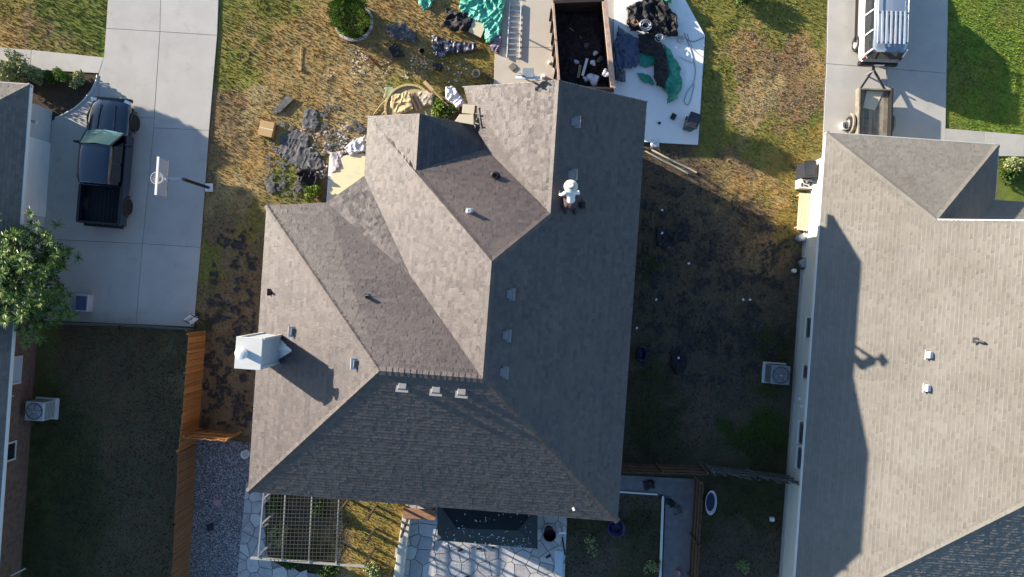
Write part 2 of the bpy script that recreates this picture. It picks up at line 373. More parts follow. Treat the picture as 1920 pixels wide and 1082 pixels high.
paved('garage_drive', [(933, -60), (1150, -60), (1150, 300), (921, 300)],
 [[(933, -60), (1150, -60), (1150, 92), (928, 88)], [(928, 88), (1150, 92), (1150, 300), (921, 300)]], M_concT)
paved('new_pad', [(1150, -60), (1262, -60), (1278, -10), (1321, 68), (1308, 273), (1150, 264)],
 [[(1150, -60), (1262, -60), (1278, -10), (1321, 68), (1308, 273), (1150, 264)]], M_concL, h=.11)
paved('neighbour_driveway', [(1553, -60), (1778, -60), (1771, 300), (1540, 300)],
 [[(1553, -60), (1664, -60), (1662, 129), (1549, 120)], [(1664, -60), (1778, -60), (1774, 138), (1662, 129)],
  [(1549, 120), (1662, 129), (1660, 300), (1540, 300)], [(1662, 129), (1774, 138), (1771, 300), (1660, 300)]], M_conc)
paved('front_walk', [(1771, 241), (1990, 258), (1990, 296), (1771, 290)], [[(1771, 241), (1845, 247), (1844, 293), (1771, 290)], [(1845, 247), (1920, 253), (1919, 294), (1844, 293)], [(1920, 253), (1990, 258), (1990, 296), (1919, 294)]], M_conc, h=.045)
paved('entry_walk', [(618, 292), (760, 288), (760, 420), (600, 420), (612, 378)], [[(618, 292), (760, 288), (760, 420), (600, 420), (612, 378)]], M_concL, h=.05)
HARD.append(G([(358, 830), (470, 836), (470, 930), (460, 1120), (345, 1120)]))

# voronoi flagstones
def flagstones(region, step, name, m, z0, z1, parent, holes=(), seed=3):
    r = random.Random(seed); xs = [p[0] for p in region]; ys = [p[1] for p in region]; seeds = []
    x = min(xs)-step
    while x < max(xs)+step:
        y = min(ys)-step
        while y < max(ys)+step:
            seeds.append((x+r.uniform(-.42, .42)*step, y+r.uniform(-.42, .42)*step)); y += step
        x += step
    n = 0; me_list = []
    for i, s in enumerate(seeds):
        c = [(s[0]-step*1.6, s[1]-step*1.6), (s[0]+step*1.6, s[1]-step*1.6), (s[0]+step*1.6, s[1]+step*1.6), (s[0]-step*1.6, s[1]+step*1.6)]
        for j, t in enumerate(seeds):
            if j == i: continue
            dx, dy = t[0]-s[0], t[1]-s[1]; d = math.hypot(dx, dy)
            if d > step*3.2: continue
            c = clip_half(c, dx/d, dy/d, (dx*(t[0]+s[0])/2+dy*(t[1]+s[1])/2)/d-.018)
            if len(c) < 3: break
        if len(c) < 3: continue
        c = clip_convex(c, region)
        if len(c) < 3: continue
        cx = sum(p[0] for p in c)/len(c); cy = sum(p[1] for p in c)/len(c)
        if any(inside(np.array(cx), np.array(cy), h) for h in holes): continue
        A = abs(sum(c[k][0]*c[(k+1) % len(c)][1]-c[(k+1) % len(c)][0]*c[k][1] for k in range(len(c))))/2
        if A < .01: continue
        MB().slab(c, z0, z1+r.uniform(-.006, .008)).build(name, m, parent); n += 1
    return n
BED = G([(498, 900), (700, 900), (760, 930), (738, 1120), (640, 1120), (600, 1078), (540, 1068), (508, 1050), (498, 1030)])
pw = G([(462, 905), (760, 905), (752, 1140), (440, 1140)]); base = MB().slab(G([(462, 905), (498, 905), (498, 1030), (508, 1050), (540, 1068), (600, 1078), (640, 1140), (440, 1140)]), -.1, .02).build('west_patio', M_mortar); tag(base, kind='structure')
flagstones(pw, .52, 'flagstone', M_stone, .0, .05, base, holes=[BED], seed=5); HARD.append(G([(462, 905), (498, 905), (498, 1030), (508, 1050), (540, 1068), (600, 1078), (640, 1140), (440, 1140)]))
ep = G([(762, 900), (1066, 900), (1056, 1140), (752, 1140)]); base = MB().slab(ep, -.1, .02).build('east_patio', M_mortar); tag(base, kind='structure')
flagstones(ep, .62, 'flagstone', M_stone, .0, .055, base, seed=8); HARD.append(ep)
# gravel strip beside the fence
gs = G([(366, 818), (470, 830), (463, 930), (440, 1140), (348, 1140)])
tag(MB().slab(gs, -.1, .012).build('gravel_strip', M_grav), kind='structure')
def scatter(poly, n, rng=RNG):
    p = np.array(poly); lo = p.min(0); hi = p.max(0); X = rng.uniform(lo[0], hi[0], n); Y = rng.uniform(lo[1], hi[1], n); k = inside(X, Y, poly); return X[k], Y[k]
def chips(name, X, Y, size, m, z=0.0, flat=.35, parent=None, tint=True, tall=0):
    n = len(X); s = RNG.uniform(size[0], size[1], n); a = RNG.uniform(0, 6.28, n); el = RNG.uniform(.55, 1.0, n)
    base = np.array([[1, .2, 0], [.1, 1, 0], [-1, .1, 0], [-.2, -1, 0], [0, 0, 1]]); V = np.empty((n, 5, 3))
    jit = RNG.uniform(.7, 1.2, (n, 5, 1)); B = base[None]*jit
    V[..., 0] = X[:, None]+s[:, None]*(B[..., 0]*np.cos(a)[:, None]-B[..., 1]*np.sin(a)[:, None]*el[:, None])
    V[..., 1] = Y[:, None]+s[:, None]*(B[..., 0]*np.sin(a)[:, None]+B[..., 1]*np.cos(a)[:, None]*el[:, None])
    V[..., 2] = z+B[..., 2]*s[:, None]*flat+.002+RNG.uniform(0, .01+tall, n)[:, None]
    f = np.array([[0, 1, 4], [1, 2, 4], [2, 3, 4], [3, 0, 4]]); Fc = (f[None]+(np.arange(n)*5)[:, None, None]).reshape(-1, 3)
    return tag(np_mesh(name, V.reshape(-1, 3), Fc, m, tint=np.repeat(RNG.random(n), 4), kind='stuff', parent=parent))
M_peb = mat('grey_pebbles', (.42, .40, .39), .9, .3, 9, 0, 0, col2=(.05, .045, .05), attr='tint', avar=.9)
X, Y = scatter(gs, 9000); chips('gravel', X, Y, (.02, .045), M_peb, .014, .5)
# stained path and its pale edging on the right, behind the house
pb = G([(1150, 890), (1302, 898), (1302, 1140), (1240, 1140), (1248, 930), (1150, 922)]); tag(MB().slab(pb, -.1, .03).build('back_path', M_path), kind='structure'); HARD.append(pb)

# ------------------------------------------------------------------ grass blades
vx0, vx1, vy0, vy1 = -25.5, 25.5, -14.8, 14.8
n = 260000
X = RNG.uniform(vx0, vx1, n); Y = RNG.uniform(vy0, vy1, n); keep = np.ones(n, bool)
SKIP = HARD+[G([(1215, 190), (869, 162), (690, 218), (683, 330), (612, 378), (500, 385), (465, 922), (1158, 978)], 6.2), G([(1518, 285), (1850, 300), (1990, 400), (1990, 1140), (1462, 1140)]), G([(-80, 190), (98, 200), (38, 1140), (-80, 1140)]), gs,
  G([(0, 128), (180, 138), (150, 200), (108, 222), (90, 200), (0, 160)])]
for p in SKIP: keep &= ~inside(X, Y, p)
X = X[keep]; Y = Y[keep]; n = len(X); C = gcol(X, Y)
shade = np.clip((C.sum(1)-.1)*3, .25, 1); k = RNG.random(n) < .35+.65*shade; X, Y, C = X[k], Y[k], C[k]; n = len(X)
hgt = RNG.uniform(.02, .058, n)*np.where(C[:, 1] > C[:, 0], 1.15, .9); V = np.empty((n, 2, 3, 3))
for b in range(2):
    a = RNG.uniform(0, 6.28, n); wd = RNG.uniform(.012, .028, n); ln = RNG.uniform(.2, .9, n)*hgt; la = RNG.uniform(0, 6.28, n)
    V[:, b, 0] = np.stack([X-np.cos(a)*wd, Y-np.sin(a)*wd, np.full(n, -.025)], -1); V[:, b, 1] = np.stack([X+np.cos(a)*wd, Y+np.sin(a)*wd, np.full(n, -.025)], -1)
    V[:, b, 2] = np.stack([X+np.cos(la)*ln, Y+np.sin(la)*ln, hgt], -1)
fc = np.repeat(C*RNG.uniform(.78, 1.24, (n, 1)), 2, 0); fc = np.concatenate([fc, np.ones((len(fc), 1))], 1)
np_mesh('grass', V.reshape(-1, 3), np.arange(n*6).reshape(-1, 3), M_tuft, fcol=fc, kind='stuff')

# ------------------------------------------------------------------ roofs with real shingle courses
def roof_plane(parent, pts, m, down, name='roof_plane', tab=(.19, .145), th=.022, cut=True, seed=0, skipuntil=None):
    """pts: Vectors (planar or nearly), down: unit xy vector towards the eave"""
    P2 = [(p.x, p.y) for p in pts]; tr = fan(P2)
    mb = MB(); n = len(pts)
    A = sum(P2[i][0]*P2[(i+1) % n][1]-P2[(i+1) % n][0]*P2[i][1] for i in range(n))
    if A < 0: pts = pts[::-1]; P2 = P2[::-1]; tr = fan(P2)
    low = [p-Vector((0, 0, .16)) for p in pts]
    mb.add(list(pts)+low, [t for t in tr]+[tuple(reversed([i+n for i in t])) for t in tr]+[(i+n, (i+1) % n+n, (i+1) % n, i) for i in range(n)])
    ro = mb.build(name, m, parent, world=True, tints=True)
    T = [np.array([[*pts[i]] for i in t]) for t in tr]
    # plane by least squares for slope length
    Q = np.array([[*p] for p in pts]); c, *_ = np.linalg.lstsq(np.c_[Q[:, :2], np.ones(len(Q))], Q[:, 2], rcond=None)
    slope = math.hypot(c[0], c[1]); k = 1/math.sqrt(1+slope*slope); d = np.array(down); e = np.array([-d[1], d[0]])
    def zof(p):
        best = None
        for t in T:
            a, b, cc = t; v0 = b-a; v1 = cc-a; den = v0[0]*v1[1]-v0[1]*v1[0]
            if abs(den) < 1e-9: continue
            x, y = p[0]-a[0], p[1]-a[1]; u_ = (x*v1[1]-y*v1[0])/den; v_ = (v0[0]*y-v0[1]*x)/den
            ex = max(-u_, -v_, u_+v_-1)
            if best is None or ex < best[0]: best = (ex, a[2]+u_*v0[2]+v_*v1[2])
            if ex <= 1e-6: break
        return best[1]
    r = np.random.default_rng(seed+17); s2 = np.array(P2) @ d; t2 = np.array(P2) @ e
    L = tab[1]*k; sh = MB(); row = 0; s = s2.max()
    pl = inset(P2, .06); conv = all(((P2[(i+1) % n][0]-P2[i][0])*(P2[(i+2) % n][1]-P2[(i+1) % n][1])-(P2[(i+1) % n][1]-P2[i][1])*(P2[(i+2) % n][0]-P2[(i+1) % n][0])) > -1e-6 for i in range(n))
    rowtone = .5
    while s > s2.min()-L:
        t = t2.min()-r.uniform(0, tab[0]); rowtone = .5+r.normal()*.18
        while t < t2.max():
            wd = tab[0]*r.uniform(.6, 1.25); q = [(s, t), (s, t+wd), (s-L, t+wd), (s-L, t)]
            t += wd
            qq = [tuple(d*a+e*b) for a, b in q]; cx = np.array([p[0] for p in qq]); cy = np.array([p[1] for p in qq])
            ins = inside(cx, cy, pl)
            tone = float(np.clip(rowtone+r.normal()*.30, 0, 1)); hh = th*r.uniform(.35, 1.6); h2 = hh+th*r.uniform(-.45, .45)
            if ins.all():
                zz = [zof(p) for p in qq]
                sh.add([(qq[0][0], qq[0][1], zz[0]+hh), (qq[1][0], qq[1][1], zz[1]+h2), (qq[2][0], qq[2][1], zz[2]+.003), (qq[3][0], qq[3][1], zz[3]+.003),
                        (qq[0][0], qq[0][1], zz[0]), (qq[1][0], qq[1][1], zz[1])], [(0, 1, 2, 3), (4, 5, 1, 0)], tone)
            elif inside(cx, cy, P2).any():
                pieces = [clip_convex(list(qq), P2)] if conv else [clip_convex(list(qq), [tuple(P2[i]) for i in tt]) for tt in tr]
                for c_ in pieces:
                    if len(c_) < 3: continue
                    sh.add([(p[0], p[1], zof(p)+.003+(hh-.003)*max(0, min(1, (np.dot(p, d)-(s-L))/L))) for p in c_], [tuple(range(len(c_)))], tone)
        s -= L; row += 1
    # face up
    ob = sh.build('shingle_courses', m, ro, world=True, tints=True, kind='stuff')
    bm = bmesh.new(); bm.from_mesh(ob.data)
    for f in bm.faces:
        f.normal_update()
        if abs(f.normal.z) > .3 and f.normal.z < 0: f.normal_flip()
    bm.to_mesh(ob.data); bm.free()
    return ro
def ridge_cap(parent, pts, m, wd=.26, step=.2, name='ridge_cap', seed=1, hi=.034):
    mb = MB(); r = random.Random(seed)
    for a, b in zip(pts[:-1], pts[1:]):
        a = Vector(a); b = Vector(b); L = (b-a).length; x = (b-a)/L; n = max(1, int(L/step)); sd = Vector((0, 0, 1)).cross(x).normalized()
        up = x.cross(sd)
        for i in range(n):
            p = a+x*(L*i/n); q_ = a+x*(L*(i+1)/n+.02); z1 = up*(hi+.004*(i % 2)); z0 = up*(.024+.004*(i % 2)); dr = -Vector((0, 0, 1))*.075
            mb.add([p+z1, q_+z0, q_+z0+sd*wd/2+dr, p+z1+sd*wd/2+dr, q_+z0-sd*wd/2+dr, p+z1-sd*wd/2+dr], [(0, 1, 2, 3), (1, 0, 5, 4)], r.random())
    mb.build(name, m, parent, world=True, tints=True, kind='stuff')
def walls(parent, outline, z1, m, name='wall', th=.2):
    """each straight wall its own part"""
    n = len(outline); ins = inset(outline, th)
    for i in range(n):
        a, b = outline[i], outline[(i+1) % n]; c, d = ins[(i+1) % n], ins[i]
        MB().slab([a, b, c, d], -.05, z1).build(name, m, parent, world=True)
def edge_trim(parent, a, b, m, name='fascia', h=.17, t=.03, out=(0, 0), dz=-.02):
    a = Vector(a)+Vector((out[0], out[1], dz-h/2)); b = Vector(b)+Vector((out[0], out[1], dz-h/2))
    MB().bar(a, b, t, h).build(name, m, parent, world=True)
def ctr(pts): return (sum(p[0] for p in pts)/len(pts), sum(p[1] for p in pts)/len(pts))

# ---- the house in the middle
VZ = {'ne': (1213, 190, 6), 'n': (1048, 150, 7.94), 'nw': (869, 162, 6), 'c': (1032, 400, 7.93), 'r1': (922, 490, 9.08), 'r2': (905, 710, 9.08), 'r3': (712, 695, 9.09),
 'g3n': (787, 213, 7.22), 'g3s': (780, 320, 7.18), 'v3': (910, 278, 6.26), 'x5': (769, 516, 7.33), 'wn': (500, 385, 6), 'b1': (612, 380, 6), 'b2': (683, 330, 6), 'w3': (690, 218, 6),
 'sw': (465, 922, 6), 'se': (1158, 978, 6), 'e3': (888, 235, 6.03)}
K = {k: at(*v) for k, v in VZ.items()}
house = thing('house', 'house in the middle with brown grey hip and gable roof and white chimney', 'house', (K['r2'].x, K['r2'].y, 0))
dE = tuple(E1); dW = tuple(-E1); dN = tuple(E2); dS = tuple(-E2)
roof_plane(house, [K[k] for k in ('ne', 'n', 'c', 'r1', 'r2', 'se')], M_shM, dE, seed=1)
roof_plane(house, [K[k] for k in ('n', 'nw', 'e3', 'v3', 'c')], M_shM, dW, seed=2)
roof_plane(house, [K[k] for k in ('g3s', 'v3', 'c', 'r1')], M_shM, dN, seed=3)
roof_plane(house, [K[k] for k in ('g3n', 'e3', 'v3', 'g3s')], M_shM, dE, seed=4)
roof_plane(house, [K[k] for k in ('w3', 'g3n', 'g3s', 'r1', 'r2', 'x5', 'b2')], M_shM, dW, seed=5)
dd = (E2-E1)/math.sqrt(2)
roof_plane(house, [K[k] for k in ('b2', 'x5', 'b1')], M_shM, tuple(dd), seed=6)
roof_plane(house, [K[k] for k in ('b1', 'x5', 'r2', 'r3', 'wn')], M_shM, dN, seed=7)
roof_plane(house, [K[k] for k in ('wn', 'r3', 'sw')], M_shM, dW, seed=8)
roof_plane(house, [K[k] for k in ('sw', 'r3', 'r2', 'se')], M_shM, dS, seed=9, th=.012)
for i, ch in enumerate([('n', 'c'), ('c', 'r1'), ('r1', 'r2'), ('r2', 'r3'), ('r2', 'se'), ('r3', 'sw'), ('r3', 'wn'), ('g3n', 'g3s'), ('g3s', 'r1')]):
    ridge_cap(house, [K[k] for k in ch], M_shM, seed=i, hi=.044 if ch == ('r2', 'r3') else .034, wd=.30 if ch == ('r2', 'r3') else .26)
def offs(a, b, d):
    v = (b-a); v.z = 0; v.normalize(); return Vector((v.y, -v.x, 0))*d
M_dim = mat('dull_fascia', (.26, .25, .235), .8, .1, 3, 0, 0)
loop = ['ne', 'n', 'nw', 'e3', 'g3n', 'w3', 'b2', 'b1', 'wn', 'sw', 'se']
for a, b in zip(loop, loop[1:]+loop[:1]):
    if (a, b) in (('nw', 'e3'),): continue
    A_, B_ = K[a], K[b]; o_ = -offs(A_, B_, .018); edge_trim(house, A_, B_, M_dim, out=(o_.x, o_.y), dz=.006, h=.18)
ol = [K[k].to_2d() for k in ('ne', 'nw', 'e3', 'w3', 'b2', 'b1', 'wn', 'sw', 'se')]; ol[1] = Vector((K['nw'].x+.1, K['nw'].y)); ol[2] = Vector((K['nw'].x+.05, K['w3'].y-.35))
wl = inset([tuple(p) for p in ol], .42); walls(house, wl, 5.95, M_brick)
for a, b, c in (('ne', 'n', 'nw'), ('e3', 'g3n', 'w3')):      # gable ends under the rakes
    off = Vector((-E2[0], -E2[1], 0))*.42
    A_, B_, C_ = [K[k]+off-Vector((0, 0, .17)) for k in (a, b, c)]
    A_ = A_.lerp(C_, .06); C_ = C_.lerp(A_, .06)
    MB().add([A_, B_, C_, A_+off*.4, B_+off*.4, C_+off*.4], [(0, 1, 2), (5, 4, 3), (0, 3, 4, 1), (1, 4, 5, 2), (2, 5, 3, 0)]) if False else None
    m_ = MB(); m_.add([A_, B_, C_, A_+off*.4, B_+off*.4, C_+off*.4], [(0, 1, 2), (5, 4, 3), (0, 3, 4, 1), (1, 4, 5, 2), (2, 5, 3, 0)]); m_.build('gable_wall', M_brick, house, world=True)

# roof fittings
def surf(px, py, poly):                         # point on a roof plane seen at this pixel
    P3 = [K[k] for k in poly]; Q = np.array([[*p] for p in P3]); c, *_ = np.linalg.lstsq(np.c_[Q[:, :2], np.ones(len(Q))], Q[:, 2], rcond=None)
    z = 7.0
    for _ in range(30): p = at(px, py, z); z = c[0]*p.x+c[1]*p.y+c[2]
    return at(px, py, z), c
def slope_basis(c):
    n = Vector((-c[0], -c[1], 1)).normalized(); d = Vector((c[0], c[1], 0)); d = (-d).normalized(); d = (d-n*d.dot(n)).normalized(); e = n.cross(d)
    return Matrix((e, d, n)).transposed()       # x across, y down slope, z out
EP = ('ne', 'n', 'c', 'r1', 'r2', 'se'); SP = ('sw', 'r3', 'r2', 'se'); WP = ('wn', 'r3', 'sw'); NP = ('b1', 'x5', 'r2', 'r3', 'wn'); GP = ('g3s', 'v3', 'c', 'r1')
def hpart(name, parent, p, eul=(0, 0, 0), label=None):     # a part with sub-parts of its own
    o = empty_part(name, parent, Vector(p)-parent.location); o.rotation_euler = eul
    if label: o['label'] = label
    return o
def on_roof(name, label, px, py, poly):
    p, c = surf(px, py, poly); R_ = slope_basis(c); return hpart(name, house, p, R_.to_euler(), label)
def box_vent(px, py, poly, label, flange, hood, s=.38):
    t = on_roof('roof_vent', label, px, py, poly)
    MB().box((0, 0, .02), (s*1.15, s*1.25, .02)).build('flange', flange, t)
    m_ = MB(); h = .13; a = s*.42
    m_.add([(-a, -a, .03), (a, -a, .03), (a, a, .03), (-a, a, .03), (-a*.86, -a*.8, h*.7), (a*.86, -a*.8, h*.7), (a*.86, a*.9, h), (-a*.86, a*.9, h)], [(4, 5, 6, 7), (0, 1, 5, 4), (1, 2, 6, 5), (2, 3, 7, 6), (3, 0, 4, 7)])
    m_.build('hood', hood, t, bev=.01); return t
names = ['grey box vent nearest the north gable on the dark east slope', 'grey box vent just above the kneeling roofer', 'grey box vent near the top of the ridge on the dark east slope',
 'second grey box vent down the ridge on the dark east slope', 'third grey box vent beside the south end of the ridge']
M_vE = mat('shingle_grey_vent', (.20, .20, .20), .65, .1, 5, 0, 0)
for (x, y), lb in zip([(1078, 229), (1072, 328), (955, 552), (948, 629), (943, 698)], names): box_vent(x, y, EP, lb, M_vE, M_vE)
for (x, y), lb in zip([(755, 724), (818, 731), (866, 735)], ['leftmost grey box vent of the three below the short ridge', 'middle grey box vent of the three below the short ridge', 'rightmost grey box vent of the three below the short ridge']): box_vent(x, y, SP, lb, M_vE, M_vE)
for (x, y), lb in zip([(551, 622), (668, 682)], ['dark box vent with white flange above the chimney', 'dark box vent with white flange near the hip below the chimney']): box_vent(x, y, WP, lb, M_white, M_dkvent, .34)
def pipe_vent(px, py, poly, label, m, r=.05, h=.35, fl=None):
    p, c = surf(px, py, poly); t = hpart('vent_pipe', house, p, (0, 0, 0), label)
    R_ = slope_basis(c); m_ = MB(); m_.lathe((0, 0, -.03), [(r, 0), (r, h), (r*.75, h), (r*.75, h-.08)], 12); m_.build('pipe', m, t, smooth=False)
    f = MB().box((0, 0, .022), (.26, .3, .012)).lathe((0, 0, .02), [(r*2, 0), (r*1.15, .07)], 12).build('flashing', fl or M_dkvent, t); f.rotation_euler = R_.to_euler()
pipe_vent(508, 548, WP, 'small black vent pipe near the west eave', M_blk, .045, .22, M_blk)
pipe_vent(690, 557, NP, 'dark vent pipe on the brown north slope', M_blk, .06, .3, M_dkvent)
pipe_vent(880, 397, GP, 'white vent pipe on the brown slope behind the small gable', M_white, .07, .42, M_galv)
pipe_vent(928, 331, GP, 'black turret vent pipe beside the garage valley', M_blk, .11, .3, M_blk)
p, c = surf(1075, 954, SP); t = MB().box((0, 0, .06), (.09, .12, .03), rz=.4).build('paper_scrap', M_white); t.location = p; tag(t, 'tiny white scrap lying on the dark south slope near the back corner', 'scrap')

# chimney: a clad stack on the west slope, cap and flue
base_pt, _ = surf(524, 663, WP); zt = 8.75; c0 = at(466, 662.5, zt)
ch = hpart('chimney', house, (c0.x, c0.y, 0), (0, 0, ROT), 'white clad chimney with round metal flue cap')
cw, cd = .82, 1.02
MB().box((0, 0, (zt+.0)/2), (cw, cd, zt-.1)).build('stack', mat('pale_blue_clad', (.46, .49, .52), .7, .12, 2, .3, 20), ch)
MB().box((0, 0, zt-.03), (cw+.10, cd+.10, .08)).build('chase_cover', M_trim, ch, bev=.01)
MB().lathe((-.14, .02, zt), [(.13, 0), (.13, .22), (.15, .22), (.15, .25)], 20).build('flue', M_galv, ch, smooth=False)
MB().lathe((-.14, .02, zt+.30), [(.22, 0), (.22, .04), (.12, .07), (.04, .085), (0, .09)], 24).build('flue_cap', M_white, ch)
for x_ in (-cw/2, cw/2):
    for y_ in (-cd/2, cd/2): MB().box((x_, y_, zt/2-.1), (.09, .09, zt-.2)).build('corner_board', M_trim, ch)
for k in range(22): 
    zz_ = zt-.25-k*.16
    if zz_ > 6: MB().box((cw/2+.006, 0, zz_), (.02, cd-.1, .03)).build('lap', M_trim, ch)
m_ = MB()
for k in range(4): a = k*math.pi/2+.4; m_.bar((-.14+.13*math.cos(a), .02+.13*math.sin(a), zt+.22), (-.14+.13*math.cos(a), .02+.13*math.sin(a), zt+.32), .02)
m_.build('cap_strap', M_galv, ch)
# cricket behind the stack
zb = base_pt.z
m_ = MB(); x0 = cw/2; m_.add([(x0, -.42, zb-.35), (x0, .42, zb-.35), (x0, .42, zb-.02), (x0, -.42, zb-.02), (x0, 0, zb+.32), (x0+.75, 0, zb+.36)], [(3, 5, 4), (2, 4, 5), (2, 5, 3), (0, 3, 2, 1)]); m_.build('cricket', M_galv, ch)
# ---- the neighbour's house on the right
ER = 3.24; PE = .6
uW = uv(1529.5, 541, ER)[0]; vN = uv(1710, 260, ER)[1]; uE = uv(1869, 320, ER)[0]; v2 = uv(1890, 376.5, ER)[1]
hl = (uE-uW)/2; ua, va, za = uW+hl, vN-hl, ER+PE*hl
hipz = 4.0
best = None
for k in range(400):                            # where the south hip must start to pass through this spot of the photo
    vs_ = -9-k*.03
    r_ = min(((lambda q: (q[0]-1790)**2+(q[1]-1013)**2)(((lambda p: (960+p.x*FPX/(CAMH-p.z), 541-p.y*FPX/(CAMH-p.z)))(W(uW+h_, vs_+h_, ER+PE*h_)))), 0) for h_ in np.arange(.5, 10, .1))
    if best is None or r_[0] < best[0]: best = (r_[0], vs_)
vS = best[1]; uR = uW+9.2; zR = ER+PE*(uR-uW); uF = uR+9.2
nh = thing('neighbour_house', 'single storey house on the right with a large tan hip roof and cream west wall', 'house', (*W(uR, va-5).to_2d(), 0))
Wp = lambda u, v: W(u, v, 0)
roof_plane(nh, [W(uW, vN, ER), W(ua, va, za), W(uR, va, zR), W(uR, vS+(uR-uW), zR), W(uW, vS, ER)], M_shE, dW, seed=21)
roof_plane(nh, [W(uW, vN, ER), W(uE, vN, ER), W(ua, va, za)], M_shE, dN, seed=22)
mv = v2-va
roof_plane(nh, [W(ua, va, za), W(uE, vN, ER), W(uE, v2, ER), W(uE-mv, va, ER+PE*mv)], M_shE, dE, seed=23)
roof_plane(nh, [W(uE, v2, ER), W(uF, v2, ER), W(uF-mv, va, ER+PE*mv), W(uE-mv, va, ER+PE*mv)], M_shE, dN, seed=24)
roof_plane(nh, [W(uR, va, zR), W(uF, va, ER), W(uF, vS, ER), W(uR, vS+(uR-uW), zR)], M_shE, dE, seed=25, tab=(.6, .4))
roof_plane(nh, [W(uW, vS, ER), W(uR, vS+(uR-uW), zR), W(uF, vS, ER)], M_shE, dS, seed=26)
for i, ch_ in enumerate([[W(uW, vN, ER), W(ua, va, za)], [W(uE, vN, ER), W(ua, va, za)], [W(uW, vS, ER), W(uR, vS+(uR-uW), zR)], [W(uR, va, zR), W(uR, vS+(uR-uW), zR)]]): ridge_cap(nh, ch_, M_shE, seed=i+30)
# rake edge and gable wall of the main roof above the front wing
edge_trim(nh, W(ua, va+.01, za), W(uR, va+.01, zR), M_white, h=.16, t=.05, dz=.0, name='rake_board')
a_, b_, c_, d_ = W(ua+.1, va-.3, za-.1), W(uR, va-.3, zR-.1), W(uR, va-.3, 2.6), W(ua+.1, va-.3, 2.6)
MB().slab([a_.to_2d(), b_.to_2d(), (b_-Vector((E2[0], E2[1], 0))*.15).to_2d(), (a_-Vector((E2[0], E2[1], 0))*.15).to_2d()], 2.6, za).build('gable_wall', M_cream, nh, world=True)
edge_trim(nh, W(uW-.02, vN, ER), W(uW-.02, vS, ER), M_white, dz=.006, h=.18); edge_trim(nh, W(uW, vN+.02, ER), W(uE, vN+.02, ER), M_trim, dz=.006, h=.18)
edge_trim(nh, W(uE+.02, vN, ER), W(uE+.02, v2, ER), M_trim, dz=.006, h=.18)
OV = .64
wp_ = [W(uW+OV, vN-OV-.05).to_2d(), W(uE-OV, vN-OV-.05).to_2d(), W(uE-OV, v2-OV).to_2d(), W(uF-OV, v2-OV).to_2d(), W(uF-OV, vS+OV).to_2d(), W(uW+OV, vS+OV).to_2d()]
walls(nh, [tuple(p) for p in wp_], ER-.16, M_cream)
M_conc2 = M_conc
MB().slab([W(uW+OV-.06, vN-OV).to_2d(), W(uW+OV-.001, vN-OV).to_2d(), W(uW+OV-.001, vS+OV).to_2d(), W(uW+OV-.06, vS+OV).to_2d()], -.05, .22).build('foundation', M_conc, nh, world=True)
# windows and small fittings on its west wall: frame, pane, sill
def wall_window(px, py, length, z0=1.2, z1=2.3, label=None):
    u, v = uv(px, py, 2.0); u = uW+OV
    f = empty_part('window', nh, W(u, v, 0)-nh.location); f.rotation_euler = (0, 0, ROT)
    m_ = MB(); L = length
    for y in (-L/2, L/2): m_.box((-.03, y, (z0+z1)/2), (.08, .07, z1-z0))
    for z in (z0, z1): m_.box((-.03, 0, z), (.08, L+.07, .07))
    m_.box((-.02, 0, (z0+z1)/2), (.05, L, .04)); m_.build('frame', M_dkvent, f); MB().box((-.018, 0, (z0+z1)/2), (.02, L, z1-z0)).build('pane', M_glass, f)
    MB().box((-.06, 0, z0-.06), (.14, L+.16, .05)).build('sill', M_white, f)
for (x, y, L) in ((1518, 615, .8), (1502, 817, .9), (1496, 865, .85), (1512, 700, .5)): wall_window(x, y, L)
m_ = MB()
for px_, py_, z in ((1497, 762, 1.2), (1499, 748, .8)):
    u, v = uv(px_, py_, z); m_.box(W(uW+OV-.05, v, z), (.1, .12, .16), rz=ROT)
m_.build('outlet_box', M_white, nh, world=True)
m_ = MB()
for y in (337, 362, 383, 403): _, v = uv(1535, y, 2.2); m_.box(W(uW+OV-.04, v, 2.3), (.09, .13, .09), rz=ROT)
m_.build('bracket', M_blk, nh, world=True)
# its roof fittings
Qe = np.array([[*W(uW, vN, ER)], [*W(uW, vS, ER)], [*W(uR, va, zR)]])
def nsurf(px, py):
    c, *_ = np.linalg.lstsq(np.c_[Qe[:, :2], np.ones(3)], Qe[:, 2], rcond=None); z = 6
    for _ in range(40): p = at(px, py, z); z = c[0]*p.x+c[1]*p.y+c[2]
    return at(px, py, z), c
for (x, y, lb) in ((1739, 665, 'upper white box vent'), (1735, 727, 'lower white box vent')):
    p, c = nsurf(x, y); t = hpart('roof_vent', nh, p, slope_basis(c).to_euler(), lb)
    MB().box((0, 0, .02), (.36, .38, .02)).build('flange', M_white, t); MB().box((0, 0, .1), (.26, .28, .16)).build('hood', M_white, t, bev=.02)
p, c = nsurf(1838, 642); t = hpart('vent_pipe', nh, p, (0, 0, 0), 'bent dark vent pipe')
MB().tube([(-.2, .08, -.1), (-.15, .06, .12), (.0, .02, .16), (.25, -.05, .02)], .04, 8).build('pipe', M_dkvent, t); MB().box((-.2, .08, .0), (.2, .22, .02)).build('flashing', M_dkvent, t)

